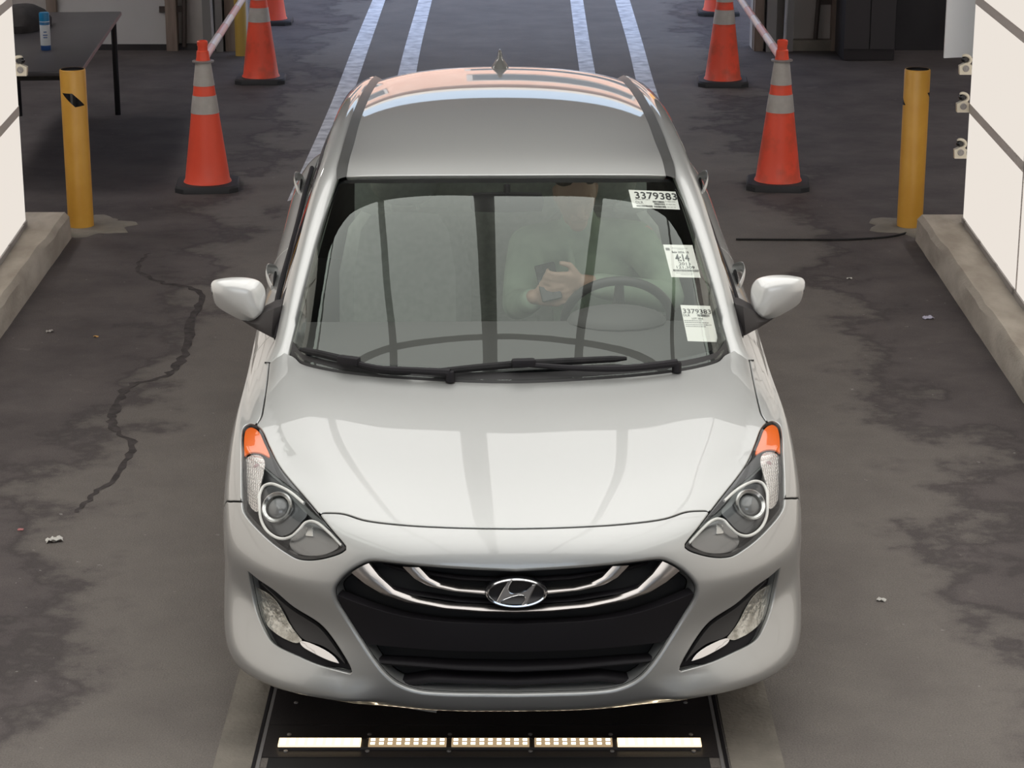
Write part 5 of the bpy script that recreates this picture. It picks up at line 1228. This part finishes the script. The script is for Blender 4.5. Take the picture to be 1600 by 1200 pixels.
# dark clutter on the table's far left corner
q = gp(45, 60, .74); 
mb = MB(); mb.loft([[(.17 * k * math.cos(t) * (1 + .15 * math.sin(3 * t)), .30 * k * math.sin(t), z) for t in np.linspace(0, 2 * math.pi, 24, endpoint=False)] for k, z in ((1, 0), (1.02, .05), (.8, .11), (.45, .15), (.1, .155))]); bag = mb.build('cloth_bag', noisy('dark_cloth', (.03, .028, .028), (.05, .045, .045), 12, rough=.95)); bag.location = (q[0] - .14, q[1] + .5, .74); tag(bag, 'dark soft bag lying on the far left end of the black table', 'bag')
# ------------------------------------------------------------------ things along the back wall
def wallthing(name, px0, px1, py, mat, dep, h, label, cat, y=None, z0=0.):
    g = gp((px0 + px1) / 2, py); yy = g[1] if y is None else y; a, b = at_y(px0, py, yy)[0], at_y(px1, py, yy)[0]; root = empty(name, ((a + b) / 2, yy + dep / 2, z0)); tag(root, label, cat); return root, b - a, dep, h
rt, w, d, h = wallthing('steel_cabinet', 1317, 1397, 95, None, .55, 2.0, 'tall dark grey cabinet standing before the back wall on the right', 'cabinet')
dk = principled('cabinet_dark', (.055, .05, .053), .5, .2)
MB().box((0, 0, h / 2), (w, d, h), bev=.012).build('cabinet_body', dk, rt)
MB().box((-w / 4, -d / 2 - .006, h / 2 + .04), (w / 2 - .01, .014, h - .12)).build('door', dk, rt); MB().box((w / 4, -d / 2 - .006, h / 2 + .04), (w / 2 - .01, .014, h - .12)).build('door', dk, rt)
MB().tube([(.03, -d / 2 - .03, 1.0), (.03, -d / 2 - .03, 1.15)], .008).build('handle', M['alu'], rt)
rk, w, d, h = wallthing('storage_shelf', 1402, 1462, 75, None, .5, 2.1, 'dark open storage shelf in the corner right of the dark cabinet', 'shelf')
for x in (-w / 2, w / 2):
    for y in (-d / 2, d / 2): MB().box((x, y, h / 2), (.04, .04, h)).build('upright', M['black'], rk)
for z in (.06, .42, 1.0, 1.6): MB().box((0, 0, z), (w, d, .03)).build('shelf_board', M['black'], rk)
cz = empty('metal_canister', (rk.location.x - .12, rk.location.y - .08, .435)); tag(cz, 'shiny grey cylinder canister standing on the dark storage shelf', 'canister')
MB().lathe([(.0001, 0), (.085, 0), (.09, .01), (.09, .40), (.06, .46), (.03, .47), (.03, .50), (.0001, .50)], 32).build('canister_body', principled('dull_metal', (.30, .28, .29), .35, .8), cz)
MB().lathe([(.02, .50), (.02, .515), (.0001, .52)], 16).build('canister_valve', M['steel'], cz)
ba = empty('paint_can', (rk.location.x + .13, rk.location.y - .12, .075)); tag(ba, 'small grey paint can on the lowest board of the storage shelf', 'can')
MB().lathe([(.0001, 0), (.075, 0), (.075, .16), (.07, .165), (.0001, .16)], 24).build('can_body', M['alu'], ba); MB().tube([(.075 * math.cos(t), -.01, .14 + .05 * math.sin(t)) for t in np.linspace(0, math.pi, 12)], .003, 6).build('can_handle', M['steel'], ba)
# hanging pale cables at the doorway edges, pipes on the wall
def pipe(name, pts, r_, mat, label, cat, y): mb = MB(); mb.tube([at_y(px, py, y) for px, py in pts], r_, 8); return tag(mb.build(name, mat), label, cat)
M['palecable'] = principled('pale_cable', (.45, .45, .48), .5)
y0 = YB - .22
pl = lambda pts, y: [tuple(at_y(px, py, y)) for px, py in pts]
e = at_y(334, 76, y0); mb = MB(); mb.tube([(e[0] - .03, y0, 3.3), (e[0] - .025, y0, 1.2), (e[0], y0, .02)], .011, 8); tag(mb.build('hanging_cord', M['palecable']), 'pale cord hanging down to the floor behind the nearest left cone', 'cord')
e = at_y(1226, 62, y0); mb = MB(); mb.tube([(e[0] + .03, y0, 3.3), (e[0] + .02, y0, 1.2), (e[0], y0, .02)], .014, 8); tag(mb.build('hanging_cord', M['palecable']), 'pale cord hanging down behind the nearest right cone', 'cord')
def wallpipe(px, py0, label, sh):
    e = at_y(px, py0, YB - .06); mb = MB(); mb.tube([(e[0] + .05, YB - .06, 3.3), (e[0] + .04, YB - .06, 1.0), (e[0], YB - .06, max(.03, e[2]))], .020, 10); o = mb.build('wall_pipe', principled('pipe_dark', (.06, .045, .04), .6)); tag(o, label, 'pipe')
    z = max(.03, e[2]) + .32; mb = MB(); mb.box((e[0] + .02 + sh * .11, YB - .05, z), (.22, .04, .05)); mb.build('pipe_bracket', o.data.materials[0], o)
wallpipe(1274, 61, 'thin dark pipe running down the back wall right of the lane', 1); wallpipe(288, 74, 'thin dark pipe down the back wall left of the lane', -1)
yp = at_y(377, 75, YB - .35); mb = MB(); mb.lathe([(.05, 0), (.05, 1.3), (.03, 1.34), (.0001, 1.35)], 24); o = mb.build('guard_post', principled('post_yellow', (.50, .33, .07), .5)); o.location = (yp[0], yp[1], 0); tag(o, 'thin yellow guard post at the left edge of the back doorway', 'post')
lampm = emitter('fill_light', (1, .96, .94), 17.0)  # added lamps out of view that brighten the cones and back wall
for sx in (-1, 1):
    for y_, wh in ((5.0, 'nearest'), (8.2, 'middle'), (11.4, 'farthest')):
        fl = empty('fill_lamp', (sx * 5.0, y_, 4.0)); tag(fl, '%s of three added fill lamps on the garage ceiling along the %s wall' % (wh, 'left' if sx < 0 else 'right'), 'fill lamp', 'added fill lamps on the garage ceiling'); MB().box((0, 0, -.03), (.6, 1.6, .06)).build('fill_lamp_housing', M['white'], fl); MB().box((0, 0, -.075), (.5, 1.5, .03)).build('fill_lamp_diffuser', lampm, fl)
# ------------------------------------------------------------------ small things on the ground
def scrap(px, py, s, mat, label, cat, name='paper_scrap', seed=1):
    rr = random.Random(seed); p = gp(px, py); n = 7; mb = MB(); top = []
    g = [[(s * (i / n - .5) * (1 + .15 * rr.random()), s * .6 * (j / n - .5) * (1 + .2 * rr.random()), .004 + s * .22 * rr.random() * (1 if 0 < i < n else .3)) for j in range(n + 1)] for i in range(n + 1)]
    mb.loft(g, closed=False); lo = [[(x, y, max(.001, z - .002)) for x, y, z in r] for r in g]; mb.loft([r[::-1] for r in lo], closed=False)
    o = mb.build(name, mat); o.location = (p[0], p[1], .0); o.rotation_euler = (0, 0, rr.uniform(-.6, .6)); tag(o, label, cat)
pw = principled('paper_white', (.66, .64, .60), .8); pblue = principled('paper_bluish', (.52, .50, .62), .7)
scrap(85, 846, .058, pw, 'crumpled whitish paper scrap on the asphalt at lower left', 'litter', seed=3); scrap(1450, 498, .05, pblue, 'small bluish paper scrap on the asphalt near the right curb', 'litter', seed=5)
scrap(150, 527, .022, principled('scrap_yellow', (.72, .42, .14), .8), 'tiny yellow scrap on the asphalt near the left curb', 'litter', seed=8); scrap(78, 519, .032, principled('scrap_grey', (.42, .39, .37), .8), 'small grey flake on the asphalt close to the left curb', 'litter', seed=9)
scrap(32, 829, .02, principled('scrap_red', (.50, .20, .20), .8), 'tiny reddish scrap above the whitish paper at lower left', 'litter', seed=11); scrap(1377, 939, .03, pw, 'pale leaf shaped flake on the asphalt right of the bumper', 'litter', seed=12); scrap(1327, 436, .026, pw, 'tiny white flake on the asphalt behind the right mirror', 'litter', seed=14)
cb = crom([(1423, 362), (1395, 369), (1330, 374), (1240, 374.5), (1150, 374)], 8); mb = MB(); mb.tube([gp(x, y, .006) for x, y in cb], .006, 8); tag(mb.build('floor_cable', M['rubber']), 'black cable lying across the asphalt from the right bollard towards the car', 'cable')
# old crack running through the asphalt on the left
ck = crom([(232, 395), (215, 418), (250, 440), (312, 458), (300, 500), (285, 560), (262, 585), (205, 603), (178, 640), (180, 668), (205, 695), (190, 735), (150, 770), (118, 800)], 8); rr = random.Random(2)
mb = MB(); rows = []
for i, (x, y) in enumerate(ck):
    p = gp(x, y, .0015); t = gp(*ck[min(i + 1, len(ck) - 1)], .0015) - gp(*ck[max(i - 1, 0)], .0015); n = np.array([-t[1], t[0], 0]); n /= np.linalg.norm(n); w = .009 + .020 * rr.random() * math.sin(math.pi * i / len(ck)); j = n * rr.uniform(-.012, .012); rows.append([tuple(p - n * w + j), tuple(p + n * w + j)])
mb.loft(rows, closed=False); struct(mb, 'asphalt_crack', noisy('crack_dark', (.042, .036, .036), (.080, .069, .068), 20, rough=.95))
